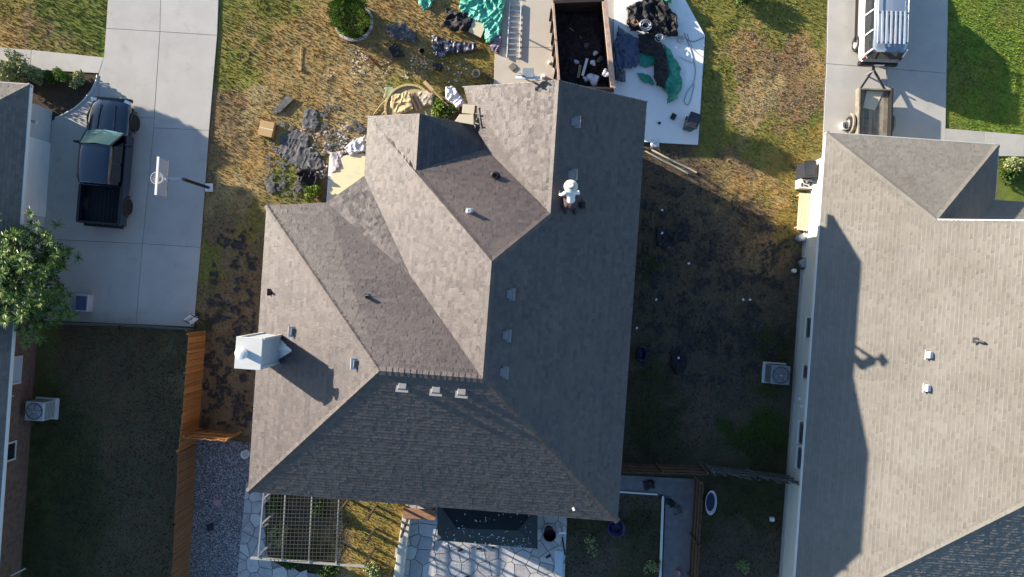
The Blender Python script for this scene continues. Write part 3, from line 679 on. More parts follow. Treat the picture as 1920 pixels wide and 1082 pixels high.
# ---- the neighbour's house on the left edge (its ridge lies outside the picture)
EL = 2.6; uL = uv(46, 300, EL)[0]; vL = uv(55, 158.5, EL)[1]; run = 5.15; zL = EL+.6*run
lh = thing('left_neighbour_house', 'single storey house at the left edge with a slate roof and brick wall', 'house', (*W(uL-4, 0).to_2d(), 0))
vB = -24
roof_plane(lh, [W(uL, vL, EL), W(uL-run, vL-run, zL), W(uL-run, vB+run, zL), W(uL, vB, EL)], M_shL, dE, seed=41)
roof_plane(lh, [W(uL, vL, EL), W(uL-run, vL-run, zL), W(uL-2*run, vL, EL)], M_shE, dN, seed=42)  # sunlit tone of this slope put into a lighter shingle colour
roof_plane(lh, [W(uL-2*run, vL, EL), W(uL-run, vL-run, zL), W(uL-run, vB+run, zL), W(uL-2*run, vB, EL)], M_shL, dW, seed=43, tab=(.6, .4))
roof_plane(lh, [W(uL, vB, EL), W(uL-run, vB+run, zL), W(uL-2*run, vB, EL)], M_shL, dS, seed=44, tab=(.6, .4))
ridge_cap(lh, [W(uL, vL, EL), W(uL-run, vL-run, zL), W(uL-run, vB+run, zL)], M_shL, seed=50)
edge_trim(lh, W(uL+.02, vL, EL), W(uL+.02, vB, EL), M_white, dz=.006, h=.17, t=.05); edge_trim(lh, W(uL, vL+.02, EL), W(uL-2*run, vL+.02, EL), M_trim, dz=.006, h=.17)
oE = uL-.62; vmid = uv(60, 560, 1.3)[1]
MB().slab([W(oE, vL-.55).to_2d(), W(oE, vmid).to_2d(), W(oE-.2, vmid).to_2d(), W(oE-.2, vL-.55).to_2d()], -.05, EL-.16).build('wall', M_side, lh, world=True, label='light grey garage wall')
MB().slab([W(oE, vmid).to_2d(), W(oE, vB+.4).to_2d(), W(oE-.2, vB+.4).to_2d(), W(oE-.2, vmid).to_2d()], -.05, EL-.16).build('wall', M_brick, lh, world=True, label='brown brick wall')
MB().slab([W(oE-.2, vL-.55).to_2d(), W(oE-.2, vL-.75).to_2d(), W(uL-2*run+.4, vL-.75).to_2d(), W(uL-2*run+.4, vL-.55).to_2d()], -.05, EL-.16).build('wall', M_brick, lh, world=True)
# garage door in two leaves, with panels
v0, v1 = uv(92, 262, 1)[1], uv(86, 405, 1)[1]
gd = empty_part('garage_door', lh, W(oE+.0, (v0+v1)/2, 0)-lh.location); gd.rotation_euler = (0, 0, ROT); L = abs(v0-v1)
for k in range(4): MB().box((.02, 0, .29+k*.54), (.05, L, .52)).build('panel', M_white, gd, bev=.01)
def lwindow(py, L, z0, z1, col):
    v = uv(25, py, 1.5)[1]; f = empty_part('window', lh, W(oE, v, 0)-lh.location); f.rotation_euler = (0, 0, ROT); m_ = MB()
    for y in (-L/2, L/2): m_.box((.02, y, (z0+z1)/2), (.09, .07, z1-z0+.07))
    for z in (z0, z1, (z0+z1)/2): m_.box((.02, 0, z), (.08, L, .05))
    m_.build('frame', M_trim, f); MB().box((.012, 0, (z0+z1)/2), (.02, L, z1-z0)).build('pane', col, f)
lwindow(849, .8, 1.0, 2.2, M_glass); lwindow(695, 1.2, 1.0, 2.2, mat('pale_blind', (.40, .44, .5), .5, .05, 3, 0, 0))
MB().box((.0, 0, 0), (.05, .06, .05)).build('vent_cap', M_white, lh).location = W(oE+.03, uv(33, 743, 1.4)[1], 1.4)-lh.location
t = empty_part('wall_lamp', lh, W(oE+.0, uv(97, 226, 2.0)[1], 2.0)-lh.location); t.rotation_euler = (0, 0, ROT)
MB().bar((0, 0, 0), (.5, -.1, -.05), .05).build('arm', M_blk, t); MB().box((.5, -.1, -.06), (.22, .14, .14), rz=-.2).build('lamp_head', M_trim, t, bev=.02)

# ------------------------------------------------------------------ fences: posts, rails and single pickets
PKT = []
def picket_mesh(m, h, seed):
    key = (m.name, round(h, 2), seed)
    for k, me in PKT:
        if k == key: return me
    mb = MB(); w2 = .066; t = .01
    mb.slab([(-w2, -t), (w2, -t), (w2, t), (-w2, t)], 0, h); o = mb.build('picket', m); me = o.data; bpy.data.objects.remove(o); PKT.append((key, me)); return me
def fence(name, label, pts, h, m, group=None, seed=0, side=1, wob=.012, lean=0.0):
    c = ctr(pts); root = thing(name, label, 'fence', (c[0], c[1], 0), 0, group); r = random.Random(seed)
    for a, b in zip(pts[:-1], pts[1:]):
        a = Vector((a[0], a[1], 0)); b = Vector((b[0], b[1], 0)); L = (b-a).length; d = (b-a)/L; nrm = Vector((-d.y, d.x, 0))*side; ang = math.atan2(d.y, d.x)
        n = max(1, round(L/2.3))
        for i in range(n+1):
            p = a+d*(L*i/n)-nrm*.06
            MB().box((p.x, p.y, (h-.02)/2), (.09, .09, h-.02), rz=ang).build('post', m, root, world=True)
            if i < n:
                q_ = a+d*(L*(i+1)/n)-nrm*.06
                for z in (.3, h*.52, h-.22): MB().bar(p+Vector((0, 0, z)), q_+Vector((0, 0, z)), .04, .09).build('rail', m, root, world=True)
        k = int(L/.145)
        for i in range(k):
            hh = h+[-.012, 0, .01][r.randrange(3)]; me = picket_mesh(m, hh, 0); o = bpy.data.objects.new('picket', me); p = a+d*((i+.5)*L/k)
            link(o, root); o.location = Vector((p.x, p.y, 0))-root.location; o.rotation_euler = (r.uniform(-wob, wob), r.uniform(-wob, wob), ang+r.uniform(-.02, .02))
        # cap rail
    return root
fence('cedar_fence', 'orange stained cedar fence running down beside the left back yard, upper stretch', G([(386, 622), (376, 760), (368, 830)]), 1.83, M_fence, seed=1, side=1)
M_fenceO = mat('faded_cedar', (.22, .105, .045), .85, .3, 2.5, .3, 20, col2=(.12, .06, .03), objrand=.25, stretch=(1, 1, .25))
fence('faded_cedar_fence', 'faded brown cedar fence beside the gravel strip, lower stretch', G([(368, 833), (362, 960), (350, 1150)]), 1.83, M_fenceO, seed=2, side=1)
fence('cross_fence', 'short orange cedar fence across the gap from the long fence to the house wall', G([(376, 806), (452, 812)]), 1.83, M_fence, seed=3, side=-1)
fence('low_rail_fence', 'thin dark wooden fence along the south end of the left driveway', G([(112, 604), (240, 608), (362, 616)]), .75, M_fenceG, seed=4)
fence('brown_back_fence', 'dark brown fence behind the side yard next to the house corner', G([(1150, 869), (1310, 874)]), 1.6, M_fenceB, seed=5, side=-1)
fence('grey_back_fence', 'weathered grey leaning fence reaching the cream wall of the right house', G([(1322, 873), (1400, 882), (1486, 893)]), 1.5, M_fenceG, seed=6, side=-1, wob=.05)
fence('path_fence', 'brown fence running along the back path on the right', G([(1303, 890), (1296, 1000), (1288, 1150)]), 1.5, M_fenceB, seed=7, side=1)

# ------------------------------------------------------------------ vehicles
def loft(secs, n, closed=True):
    """secs: list of (y, [(x,z)...]) half profiles mirrored"""
    mb = MB(); vs_ = []; rings = []
    for y, prof in secs:
        ring = [(x, y, z) for x, z in prof]+[(-x, y, z) for x, z in reversed(prof)]; rings.append(len(vs_)); vs_ += ring
    m_ = len(secs[0][1])*2; fs_ = []
    for i in range(len(secs)-1):
        for k in range(m_-1): fs_.append((i*m_+k, (i+1)*m_+k, (i+1)*m_+k+1, i*m_+k+1))
        fs_.append((i*m_+m_-1, (i+1)*m_+m_-1, (i+1)*m_, i*m_))
    fs_.append(tuple(range(m_))[::-1]); fs_.append(tuple(range((len(secs)-1)*m_, len(secs)*m_)))
    mb.add(vs_, fs_); return mb
def wheel(parent, x, y, r, wd, rimm=M_alu):
    o = empty_part('wheel', parent, (x, y, r)); o.rotation_euler = (0, math.pi/2, 0)
    MB().lathe((0, 0, 0), [(r*.62, -wd/2), (r*.93, -wd/2), (r, -wd*.35), (r, wd*.35), (r*.93, wd/2), (r*.62, wd/2)], 28).build('tyre', M_tyre, o, smooth=False)
    m_ = MB().lathe((0, 0, 0), [(r*.62, -wd*.42), (r*.55, -wd*.3), (r*.12, -wd*.35), (0, -wd*.4)], 20).lathe((0, 0, 0), [(r*.62, wd*.42), (r*.55, wd*.3), (r*.12, wd*.35), (0, wd*.4)], 20); m_.build('rim', rimm, o)
# dark pickup: +y is forward
pk = thing('pickup_truck', 'dark navy crew cab pickup parked in shade on the left driveway', 'pickup truck', (*at(217, 309).to_2d(), 0), -.085)
hw = .99
body = [(-2.86, .86, .45, .98), (-2.80, hw-.05, .42, 1.02), (-2.3, hw, .42, 1.04), (-1.2, hw, .42, 1.04), (0, hw-.01, .42, 1.05), (1.2, hw-.01, .42, 1.06), (1.35, hw, .42, 1.06), (2.1, hw-.03, .45, 1.02), (2.6, .90, .48, .96), (2.88, .74, .52, .82)]
secs = []
for y, hx, zl, zt in body: secs.append((y, [(hx*.92, zl), (hx, zl+.16), (hx+.01, (zl+zt)/2), (hx-.02, zt-.12), (hx-.07, zt-.01)]))
M_bedin = mat('black_bed_liner', (.012, .012, .014), .8, .2, 6, .2, 30)
# body is built as lower tub; bed is open
front = [s for s in secs if s[0] >= 1.15]; b_ = loft([(y, pr+[(0.0, pr[-1][1]+.05)]) for y, pr in front], 0); b_.build('hood_and_fenders', M_navy, pk, smooth=True, sub=1)
m_ = MB()
for sgn in (-1, 1):
    m_.box((sgn*(hw-.05), -2.0, .75), (.10, 1.75, .62)); m_.box((sgn*(hw-.06), .05, .72), (.12, 2.4, .62))
m_.box((0, -2.83, .74), (1.86, .07, .58)); m_.box((0, -1.12, .74), (1.86, .06, .58)); m_.box((0, 0, .46), (1.8, 5.2, .1)); m_.build('body', M_navy, pk, bev=.03)
MB().box((0, -1.98, .56), (1.76, 1.66, .05)).build('bed_floor', M_bedin, pk)
m_ = MB()
for k in range(9): m_.box((-.72+k*.18, -1.98, .595), (.08, 1.62, .025))
m_.build('bed_ribs', M_bedin, pk)
m_ = MB()
for sgn in (-1, 1): m_.box((sgn*(hw-.05), -1.98, 1.075), (.11, 1.7, .03))
m_.box((0, -2.83, 1.045), (1.8, .09, .03)); m_.build('bed_rail_cap', M_blk, pk, bev=.008)
# cab greenhouse
cab = [(-1.10, .86, 1.04, 1.72, .66), (-.98, .88, 1.04, 1.80, .68), (-.3, .90, 1.04, 1.86, .70), (.35, .90, 1.04, 1.86, .69), (.62, .90, 1.04, 1.80, .67), (1.25, .88, 1.04, 1.12, .72)]
b_ = loft([(y, [(hx, zl), (hx-.01, zl+.08), (hr+.06, zt-.1), (hr, zt-.02), (hr*.5, zt+.01), (0, zt+.015)]) for y, hx, zl, zt, hr in cab[:-1]], 0); b_.build('cab_roof', M_navy, pk, smooth=True, sub=1)
m_ = MB(); m_.add([(-.84, 1.32, 1.07), (.84, 1.32, 1.07), (.66, .62, 1.80), (-.66, .62, 1.80), (0, 1.42, 1.08), (0, .67, 1.83)], [(0, 4, 5, 3), (4, 1, 2, 5)])
m_.build('windshield', mat('sky_painted_windshield', (.25, .50, .60), .1, .03, 2, 0, 0, metal=.6, spec=.9, coat=1), pk, smooth=True)  # bright sky reflection painted into the glass colour
m_ = MB()
for s in (-1, 1):
    for y0, y1 in ((-.92, -.18), (-.10, .58)): m_.add([(s*.905, y0, 1.15), (s*.905, y1+(.3 if y1 > .5 else 0), 1.15), (s*.775, y1, 1.66), (s*.775, y0, 1.66)], [(0, 1, 2, 3)])
m_.add([(-.72, -1.13, 1.2), (.72, -1.13, 1.2), (.6, -1.07, 1.66), (-.6, -1.07, 1.66)], [(0, 1, 2, 3)]); m_.build('side_window', M_glass, pk)
m_ = MB()
for s in (-1, 1): MB().bar((s*.86, 1.30, 1.06), (s*.68, .60, 1.80), .06).build('windshield_pillar', M_navy, pk)
pass
for s in (-1, 1):
    mr_ = MB().bar((s*.93, .78, 1.16), (s*1.1, .76, 1.2), .04).box((s*1.17, .75, 1.22), (.2, .10, .22)); mr_.build('mirror', M_blk, pk, bev=.02)
    MB().box((s*.76, 2.78, .80), (.26, .14, .18), rz=-s*.35).build('headlight', M_clear, pk, bev=.02)
    MB().box((s*.93, -2.85, .8), (.12, .05, .36)).build('tail_light', mat('red_lens', (.12, .008, .008), .3, .02, 2, 0, 0), pk)
    for y in (-1.95, 1.95):
        wheel(pk, s*.86, y, .39, .27)
        MB().tube([(s*.99, y+.47*math.cos(a), .39+.47*math.sin(a)) for a in np.linspace(.1, math.pi-.1, 9)], .045, 6).build('wheel_arch', M_blk, pk)
MB().box((0, 2.90, .60), (1.7, .16, .22)).build('bumper', M_blk, pk, bev=.04); MB().box((0, -2.93, .55), (1.8, .12, .18)).build('bumper', M_blk, pk, bev=.03)
MB().box((0, 2.86, .80), (1.1, .06, .22)).build('grille', M_blk, pk)
m_ = MB()
for x in (-.36, .36): m_.bar((x*1.1, 1.45, 1.12), (x*.9, 2.6, 1.02), .05, .025)
m_.build('hood_crease', M_navy, pk, bev=.008)

# silver suv with roof rack
sv = thing('suv', 'silver and white suv with a barred roof rack parked on the right driveway', 'suv', (*at(1637, 30).to_2d(), 0), -.03)
secs = []
for y, hx, zl, zt in [(-2.38, .80, .45, .95), (-2.3, .90, .42, 1.0), (-1.6, .94, .40, 1.03), (0, .95, .40, 1.03), (1.1, .95, .40, 1.03), (1.7, .93, .42, .98), (2.2, .86, .45, .90), (2.42, .70, .5, .78)]:
    secs.append((y, [(hx*.92, zl), (hx, zl+.16), (hx+.01, (zl+zt)/2), (hx-.02, zt-.1), (hx-.08, zt), (0, zt+.04)]))
loft(secs, 0).build('body', M_carW, sv, smooth=True, sub=1)
cab = [(-2.22, .82, 1.60, .66), (-2.05, .84, 1.70, .70), (-1.0, .86, 1.76, .72), (.2, .86, 1.76, .72), (.6, .85, 1.70, .70), (1.3, .84, 1.1, .78)]
loft([(y, [(hr+.05, 1.60 if y > -2.1 and y < .5 else zt-.08), (hr+.02, zt-.03), (hr*.8, zt), (0, zt+.03)]) for y, hx, zt, hr in cab[:5]], 0).build('roof', M_silver, sv, smooth=True)
loft([(y, [(hx, 1.0), (hx-.005, 1.08), (hr+.045, zt-.10), (hr*.5, zt-.10)]) for y, hx, zt, hr in cab[:5]], 0).build('side_window', M_glass, sv)
m_ = MB()
for s in (-1, 1):
    for y, yb in ((-2.12, -2.22), (-1.25, -1.35), (-.35, -.42), (.62, 1.25)): MB().bar((s*.875, yb, 1.04), (s*.765, y, 1.66), .07, .06).build('pillar', M_carW, sv)
m_ = MB(); m_.add([(-.8, 1.35, 1.06), (.8, 1.35, 1.06), (.68, .62, 1.68), (-.68, .62, 1.68)], [(0, 1, 2, 3)]); m_.build('windshield', M_glass, sv)
m_ = MB(); m_.add([(-.74, -2.36, 1.05), (.74, -2.36, 1.05), (.64, -2.22, 1.58), (-.64, -2.22, 1.58)], [(3, 2, 1, 0)]); m_.build('rear_window', M_glass, sv)
MB().box((0, -2.42, .56), (1.78, .22, .26)).build('rear_bumper', M_blk, sv, bev=.05); MB().box((0, -2.53, .7), (.45, .03, .14)).build('number_plate', M_white, sv)
M_rack = mat('blue_grey_rack', (.08, .14, .24), .4, .1, 4, 0, 0)
rk = empty_part('roof_rack', sv, (0, 0, 0))
for s in (-1, 1): MB().tube([(s*.66, -2.0, 1.80), (s*.67, -1.9, 1.86), (s*.67, .45, 1.86), (s*.66, .55, 1.78)], .02, 6).build('side_rail', M_alu, rk)
for y in (-1.88, -.55, .4): MB().box((0, y, 1.865), (1.34, .07, .04)).build('crossbar', M_rack, rk)
for k in range(6): MB().box((-.50+k*.2, -1.22, 1.895), (.075, 1.45, .03)).build('slat', M_galv, rk)
for s in (-1, 1):
    for y in (-1.45, 1.5): wheel(sv, s*.85, y, .37, .25)
    MB().box((s*.82, -2.31, .95), (.08, .10, .3)).build('tail_light', _M['red_lens'], sv, bev=.02)
    MB().bar((s*.9, .95, 1.08), (s*1.04, .93, 1.1), .04).box((s*1.1, .92, 1.12), (.18, .1, .16)).build('mirror', M_carW, sv, bev=.02)
    MB().box((s*.97, -.3, .42), (.12, 2.2, .05)).build('running_board', M_blk, sv)

# utility trailer with board deck
tr_ = thing('utility_trailer', 'small utility trailer with a weathered board deck behind the suv', 'trailer', (*at(1625, 224).to_2d(), 0), -.03)
for k in range(8): MB().box((-.62+k*.177, -.25, .52), (.165, 2.9, .04)).build('deck_board', M_deck, tr_)
m_ = MB()
m_.box((-.75, -.25, .66), (.06, 3.0, .38)); MB().box((.75, -.25, .66), (.07, 3.0, .38)).build('side_rail', M_blk, tr_)
m_.box((0, 1.22, .6), (1.5, .06, .26)); m_.build('side_rail', M_deck, tr_)
m_ = MB()
for s in (-1, 1): m_.bar((s*.62, 1.2, .48), (0, 2.2, .5), .08)
m_.bar((0, 2.1, .5), (0, 2.45, .52), .09); m_.build('tongue', M_blk, tr_); MB().tube([(-.12, 2.05, .1), (-.12, 2.05, .75)], .04, 8).build('jack', M_steel, tr_)
MB().slab([(-.45, .4), (.1, .3), (.45, 1.15), (-.3, 1.18)], .545, .56).build('plywood_scrap', M_ply, tr_)
for s in (-1, 1):
    wheel(tr_, s*.92, -.3, .33, .2); MB().tube([(s*.92, -.3+.42*math.cos(a), .34+.40*math.sin(a)) for a in np.linspace(.05, math.pi-.05, 9)], [.07]*9, 6).build('fender', M_deck, tr_)
b_ = MB().lathe((0, 0, 0), [(.16, 0), (.2, .38), (.185, .38), (.16, .06), (0, .06)], 18).build('bucket', M_white); b_.location = at(1580, 238); tag(b_, 'white bucket beside the trailer at the eave of the right house', 'bucket')

# ------------------------------------------------------------------ roll off dumpster (open top)
DZ = 1.62
c = [at(1036, -40, DZ), at(1139, -40, DZ), at(1149, 158, DZ), at(1049, 154, DZ)]
dp = thing('dumpster', 'long open rusty roll off dumpster with rubbish inside beside the garage roof', 'dumpster', (c[0].x+1.2, c[0].y-2, 0)); ang = ROT*.6
c[2] = c[2]+Vector((.02, -.2, 0)); c[3] = c[3]+Vector((0, -.2, 0)); P4 = [p.to_2d() for p in c]
northy = at(1085, 3, DZ); 
P4[0] = Vector((at(1037, 4, DZ).x, at(1037, 4, DZ).y)); P4[1] = Vector((at(1133, 0, DZ).x, at(1133, 0, DZ).y))
for i, nm in enumerate(('end_wall', 'side_wall', 'end_wall', 'side_wall')):
    a, b = P4[i], P4[(i+1) % 4]; m_ = MB(); m_.bar((a.x, a.y, .85), (b.x, b.y, .85), .07, 1.45); m_.build(nm, M_rust, dp, world=True)
for i, mm, wd in ((0, M_rust, .16), (1, M_rail, .22), (3, M_rail, .10), (2, M_rust, .1)):
    a, b = P4[i], P4[(i+1) % 4]; MB().bar((a.x, a.y, DZ), (b.x, b.y, DZ), wd, .10).build('top_rail', mm, dp, world=True, bev=.01)
MB().slab([tuple(p) for p in P4], .12, .2).build('floor', M_rust, dp, world=True)
for s in (1, 3):
    a, b = P4[s], P4[(s+1) % 4]; nrm = Vector((b.y-a.y, -(b.x-a.x))).normalized(); nrm *= (1 if nrm.dot(P4[s]-Vector(ctr(P4))) > 0 else -1)
    for k in range(7):
        p = a.lerp(b, (k+.5)/7)+nrm*.08; MB().box((p.x, p.y, .8), (.1, .1, 1.3), rz=ROT).build('rib', M_rust, dp, world=True)
# ------------------------------------------------------------------ foliage
def leaves(name, centers, radii, n, size, m, parent, seed=0, elong=1.0, world=False, z_sq=1.0, shell=.35):
    r = np.random.default_rng(seed); V = []; T = []
    w_ = np.array([x**2 for x in radii]); w_ = w_/w_.sum(); idx = r.choice(len(centers), n, p=w_)
    C = np.array(centers)[idx]; R_ = np.array(radii)[idx]
    d = r.normal(size=(n, 3)); d /= np.linalg.norm(d, axis=1)[:, None]; rad = (shell+(1-shell)*r.random(n))**.6
    P = C+d*(R_*rad)[:, None]*np.array([1, 1, z_sq]); ax = r.normal(size=(n, 3))+d*.7; ax /= np.linalg.norm(ax, axis=1)[:, None]
    bx = np.cross(ax, r.normal(size=(n, 3))); bx /= np.linalg.norm(bx, axis=1)[:, None]; s = r.uniform(size[0], size[1], n)[:, None]
    V = np.stack([P, P+bx*s*.5+ax*s*.6*elong, P+ax*s*1.3*elong, P-bx*s*.5+ax*s*.6*elong], 1)
    cl = r.random(len(centers)); tint = np.clip(.5+(cl[idx]-.5)*.5+r.normal(size=n)*.18, 0, 1)
    if world: V = V-np.array(parent.location)
    return np_mesh(name, V.reshape(-1, 3), np.arange(n*4).reshape(-1, 4), m, tint=tint, parent=parent)
def shrub(name, label, cat, px, py, rx, h, m, n=900, seed=0, group=None, leaf=(.05, .09), lobes=7, elong=1.0):
    p = at(px, py); t = thing(name, label, cat, p, 0, group); r = random.Random(seed); cs = []; rs = []
    for i in range(lobes):
        a = r.uniform(0, 6.28); q = r.uniform(.1, .75)*rx; cs.append((math.cos(a)*q, math.sin(a)*q, h*r.uniform(.4, .8))); rs.append(rx*r.uniform(.28, .5))
    leaves('foliage', cs, rs, n, leaf, m, t, seed, elong)
    m_ = MB()
    for c_ in cs: m_.tube([(0, 0, 0), (c_[0]*.5, c_[1]*.5, c_[2]*.5), c_], [.025, .018, .008], 5)
    m_.build('stem', M_bark, t); return t
# bed in front of the left house
bedp = G([(-60, 130), (60, 134), (184, 141), (176, 165), (150, 197), (118, 216), (100, 226), (60, 232), (60, 160), (-60, 180)])
tag(MB().slab(bedp, -.1, .02).build('flower_bed', M_soil), kind='structure')
m_ = MB(); m_.tube([at(*p, .04) for p in ((183, 141), (181, 152), (172, 170), (158, 188), (140, 204), (118, 216), (104, 222))], .055, 8); ed = m_.build('bed_edging', M_trim); tag(ed, 'curved pale concrete edging round the shaded flower bed on the left', 'edging')
shrub('hydrangea_bush', 'wide pale flowering bush at the left end of the front bed', 'bush', 38, 138, .95, .9, M_leafP, 2600, 1, leaf=(.05, .1), lobes=12)
shrub('hydrangea_bush', 'loose pale bush between the wide bush and the round bright shrub', 'bush', 78, 142, .45, .6, M_leafP, 700, 5)
shrub('round_shrub', 'small round bright yellow green shrub in the front bed', 'bush', 127, 146, .42, .7, M_leafY, 1300, 2, leaf=(.035, .06))
shrub('loose_shrub', 'loose pale green shrub at the bed corner by the driveway', 'bush', 156, 152, .45, .6, M_leafP, 800, 3)
shrub('loose_shrub', 'low dark green clump between the round shrub and the corner shrub', 'bush', 100, 150, .35, .4, M_leaf, 500, 4)
shrub('front_bush', 'small dark bush at the top edge on the right front lawn', 'bush', 1383, -8, .75, .8, M_leaf, 1500, 6)
shrub('entry_bush', 'yellow green bush beside the black bin at the entry walk', 'bush', 592, 362, .5, .6, M_leafY, 1100, 7)
shrub('entry_bush', 'green shrub between the round bed and the small dark gable', 'bush', 822, 208, .5, .5, M_leafY, 700, 8, lobes=6)
shrub('entry_bush', 'dark green shrub behind the white wrappers next to the small gable', 'bush', 845, 212, .4, .6, M_leaf, 700, 9)
shrub('walk_bush', 'pale bush beside the front walk at the right edge', 'bush', 1893, 308, .5, .5, M_leafP, 900, 10)
shrub('walk_bush', 'dark low bush below the front walk at the right edge', 'bush', 1884, 330, .5, .4, M_leaf, 800, 12)
shrub('yard_weeds', 'sparse pale weeds in the dark bed right of the patio, left clump', 'weeds', 1105, 1020, .5, .35, M_leafP, 260, 13, lobes=6)
shrub('yard_weeds', 'sparse pale weeds near the pale path edge at the bottom', 'weeds', 1222, 1065, .45, .35, M_leafP, 260, 14, lobes=6)
shrub('yard_weeds', 'scrubby weeds in the dark yard right of the path fence', 'weeds', 1385, 1052, .5, .4, M_leafP, 300, 15, lobes=6)
for i, (x, y, lb) in enumerate(((520, 948, 'dark leafy plant at the top left of the wire arbour bed'), (600, 955, 'dark leafy plant under the middle of the wire arbour'), (620, 1063, 'leafy plant at the bottom edge of the arbour bed'), (545, 1045, 'low plant at the curved corner of the arbour bed'), (530, 1000, 'low plant under the left of the wire arbour'), (700, 1068, 'pale leafy plant below the end of the arbour'))):
    shrub('bed_plant', lb, 'plant', x, y, .5, .45, M_leaf if i < 4 else M_leafP, 800, 20+i)
# tree with strap leaves at the left edge
tp = at(22, 520); tr = thing('strap_leaf_tree', 'tree with long strap leaves over the left house wall at the left edge', 'tree', tp, 0)
tips = []; r = random.Random(5); m_ = MB(); m_.tube([(0, 0, 0), (-.05, .02, 1.2), (.0, .0, 2.2)], [.16, .13, .10], 10); m_.build('trunk', M_bark, tr)
loc = []
for (x, y, z) in ((15, 450, 4.6), (45, 430, 3.6), (85, 445, 3.2), (20, 505, 4.9), (62, 480, 4.0), (100, 500, 3.2), (35, 595, 4.4), (70, 560, 3.6), (108, 545, 2.9), (5, 560, 4.6), (120, 470, 2.7), (85, 600, 3.0), (0, 480, 4.8), (-30, 520, 4.9), (-20, 440, 4.4), (118, 590, 2.3), (50, 530, 4.2), (-30, 600, 4.2), (60, 625, 2.9)):
    q = at(x, y, z)-tp; tips.append(q); loc.append(q)
m_ = MB()
for q in tips: m_.tube([(0, 0, 1.6), Vector((q.x*.5, q.y*.5, 1.6+(q.z-1.6)*.65)), q], [.06, .04, .018], 6)
m_.build('limb', M_bark, tr)
V = []; T = []; rr = np.random.default_rng(4)
for q in tips:
    big = q.z > 4.0; nl = 330 if big else 240
    sub = [q+Vector((rr.normal()*.36, rr.normal()*.36, rr.normal()*.2)) for _ in range(7)]
    for k in range(nl):
        s = sub[k % 7]; a = rr.uniform(0, 6.28); el = rr.uniform(-.25, 1.2); L = rr.uniform(.14, .40); d = Vector((math.cos(a)*math.cos(el), math.sin(a)*math.cos(el), math.sin(el))); sd = Vector((-math.sin(a), math.cos(a), 0))*rr.uniform(.009, .02)
        mid = s+d*L*.55; tip = s+d*L-Vector((0, 0, L*L*.45)); V += [s-sd*.5, s+sd*.5, mid+sd, mid-sd, mid-sd, mid+sd, tip+sd*.15, tip-sd*.15]; T += [float(np.clip(.5+rr.normal()*.25, 0, 1))]*2
np_mesh('crown', [tuple(v_) for v_ in V], np.arange(len(V)).reshape(-1, 4), mat('strap_leaves', (.15, .23, .04), .4, .3, 3, 0, 0, spec=.4, col2=(.03, .06, .012), attr='tint', avar=.5), parent=tr, tint=T)
# dark inner foliage
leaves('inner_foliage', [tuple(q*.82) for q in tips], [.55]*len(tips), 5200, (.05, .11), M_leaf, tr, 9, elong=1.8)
# conifer in a round stone ring
cp = at(664, 43); cf = thing('conifer', 'dense green cone shaped conifer standing in a pale round ring', 'tree', cp, 0)
MB().tube([(0, 0, 0), (0, 0, 2.2)], [.07, .02], 8).build('trunk', M_bark, cf)
rr = np.random.default_rng(3); n = 17000; z = rr.random(n)**1.1*2.45; rad = np.clip(np.sin(np.clip((z+.75)/3.25, 0, 1)*math.pi), 0, 1)**.8*.84; a = rr.uniform(0, 6.28, n); lump = 1+.13*np.sin(a*5+z*4)+.10*np.sin(a*9-z*7); rr_ = rad*lump*(.72+.28*rr.random(n))
P = np.stack([np.cos(a)*rr_, np.sin(a)*rr_, z+.05], -1); out = np.stack([np.cos(a), np.sin(a), np.full(n, .8)], -1)+rr.normal(size=(n, 3))*.45; out /= np.linalg.norm(out, axis=1)[:, None]
sd = np.cross(out, rr.normal(size=(n, 3))); sd /= np.linalg.norm(sd, axis=1)[:, None]; s = rr.uniform(.04, .085, n)[:, None]
V = np.stack([P-sd*s*.25, P+sd*s*.25, P+out*s*1.3], 1); np_mesh('crown', V.reshape(-1, 3), np.arange(n*3).reshape(-1, 3), M_con, parent=cf, tint=np.clip(.5+rr.normal(size=n)*.25, 0, 1))
rg = thing('planter_ring', 'pale round stone planter ring around the conifer', 'planter', cp, 0)
for k in range(22):
    a = k*2*math.pi/22; MB().box((.84*math.cos(a), .84*math.sin(a), .07), (.13, .225, .15), rz=a).build('block', M_stone, rg, bev=.015)
MB().lathe((0, 0, 0), [(.8, .05), (0, .06)], 24).build('soil', M_soil, rg)
# trees that stand just outside the picture; their shadows fall into it
def round_tree(name, label, x, y, h, r_, n, seed, low=.5):
    t = thing(name, label, 'tree', (x, y, 0)); MB().tube([(0, 0, 0), (.03, 0, h*.6), (0, 0, h*.85)], [.045, .03, .015], 8).build('trunk', M_bark, t); r = random.Random(seed); cs = []; rs = []
    for i in range(12):
        a = r.uniform(0, 6.28); q = r.uniform(0, .7)*r_; cs.append((math.cos(a)*q, math.sin(a)*q, h-r_*.6*(1+low)+r.uniform(-.5, .5)*r_*low*1.2)); rs.append(r_*.45)
    leaves('crown', cs, rs, n, (.08, .14), M_leaf, t, seed)
round_tree('garden_tree', 'bushy garden tree just outside the left edge in front of the left house', -25.0, 11.0, 3.6, 1.38, 15000, 1, low=.2)
round_tree('garden_tree', 'slim young tree just above the top edge of the front lawn', -4.3, 14.2, 5.35, .78, 4200, 2, low=.3)

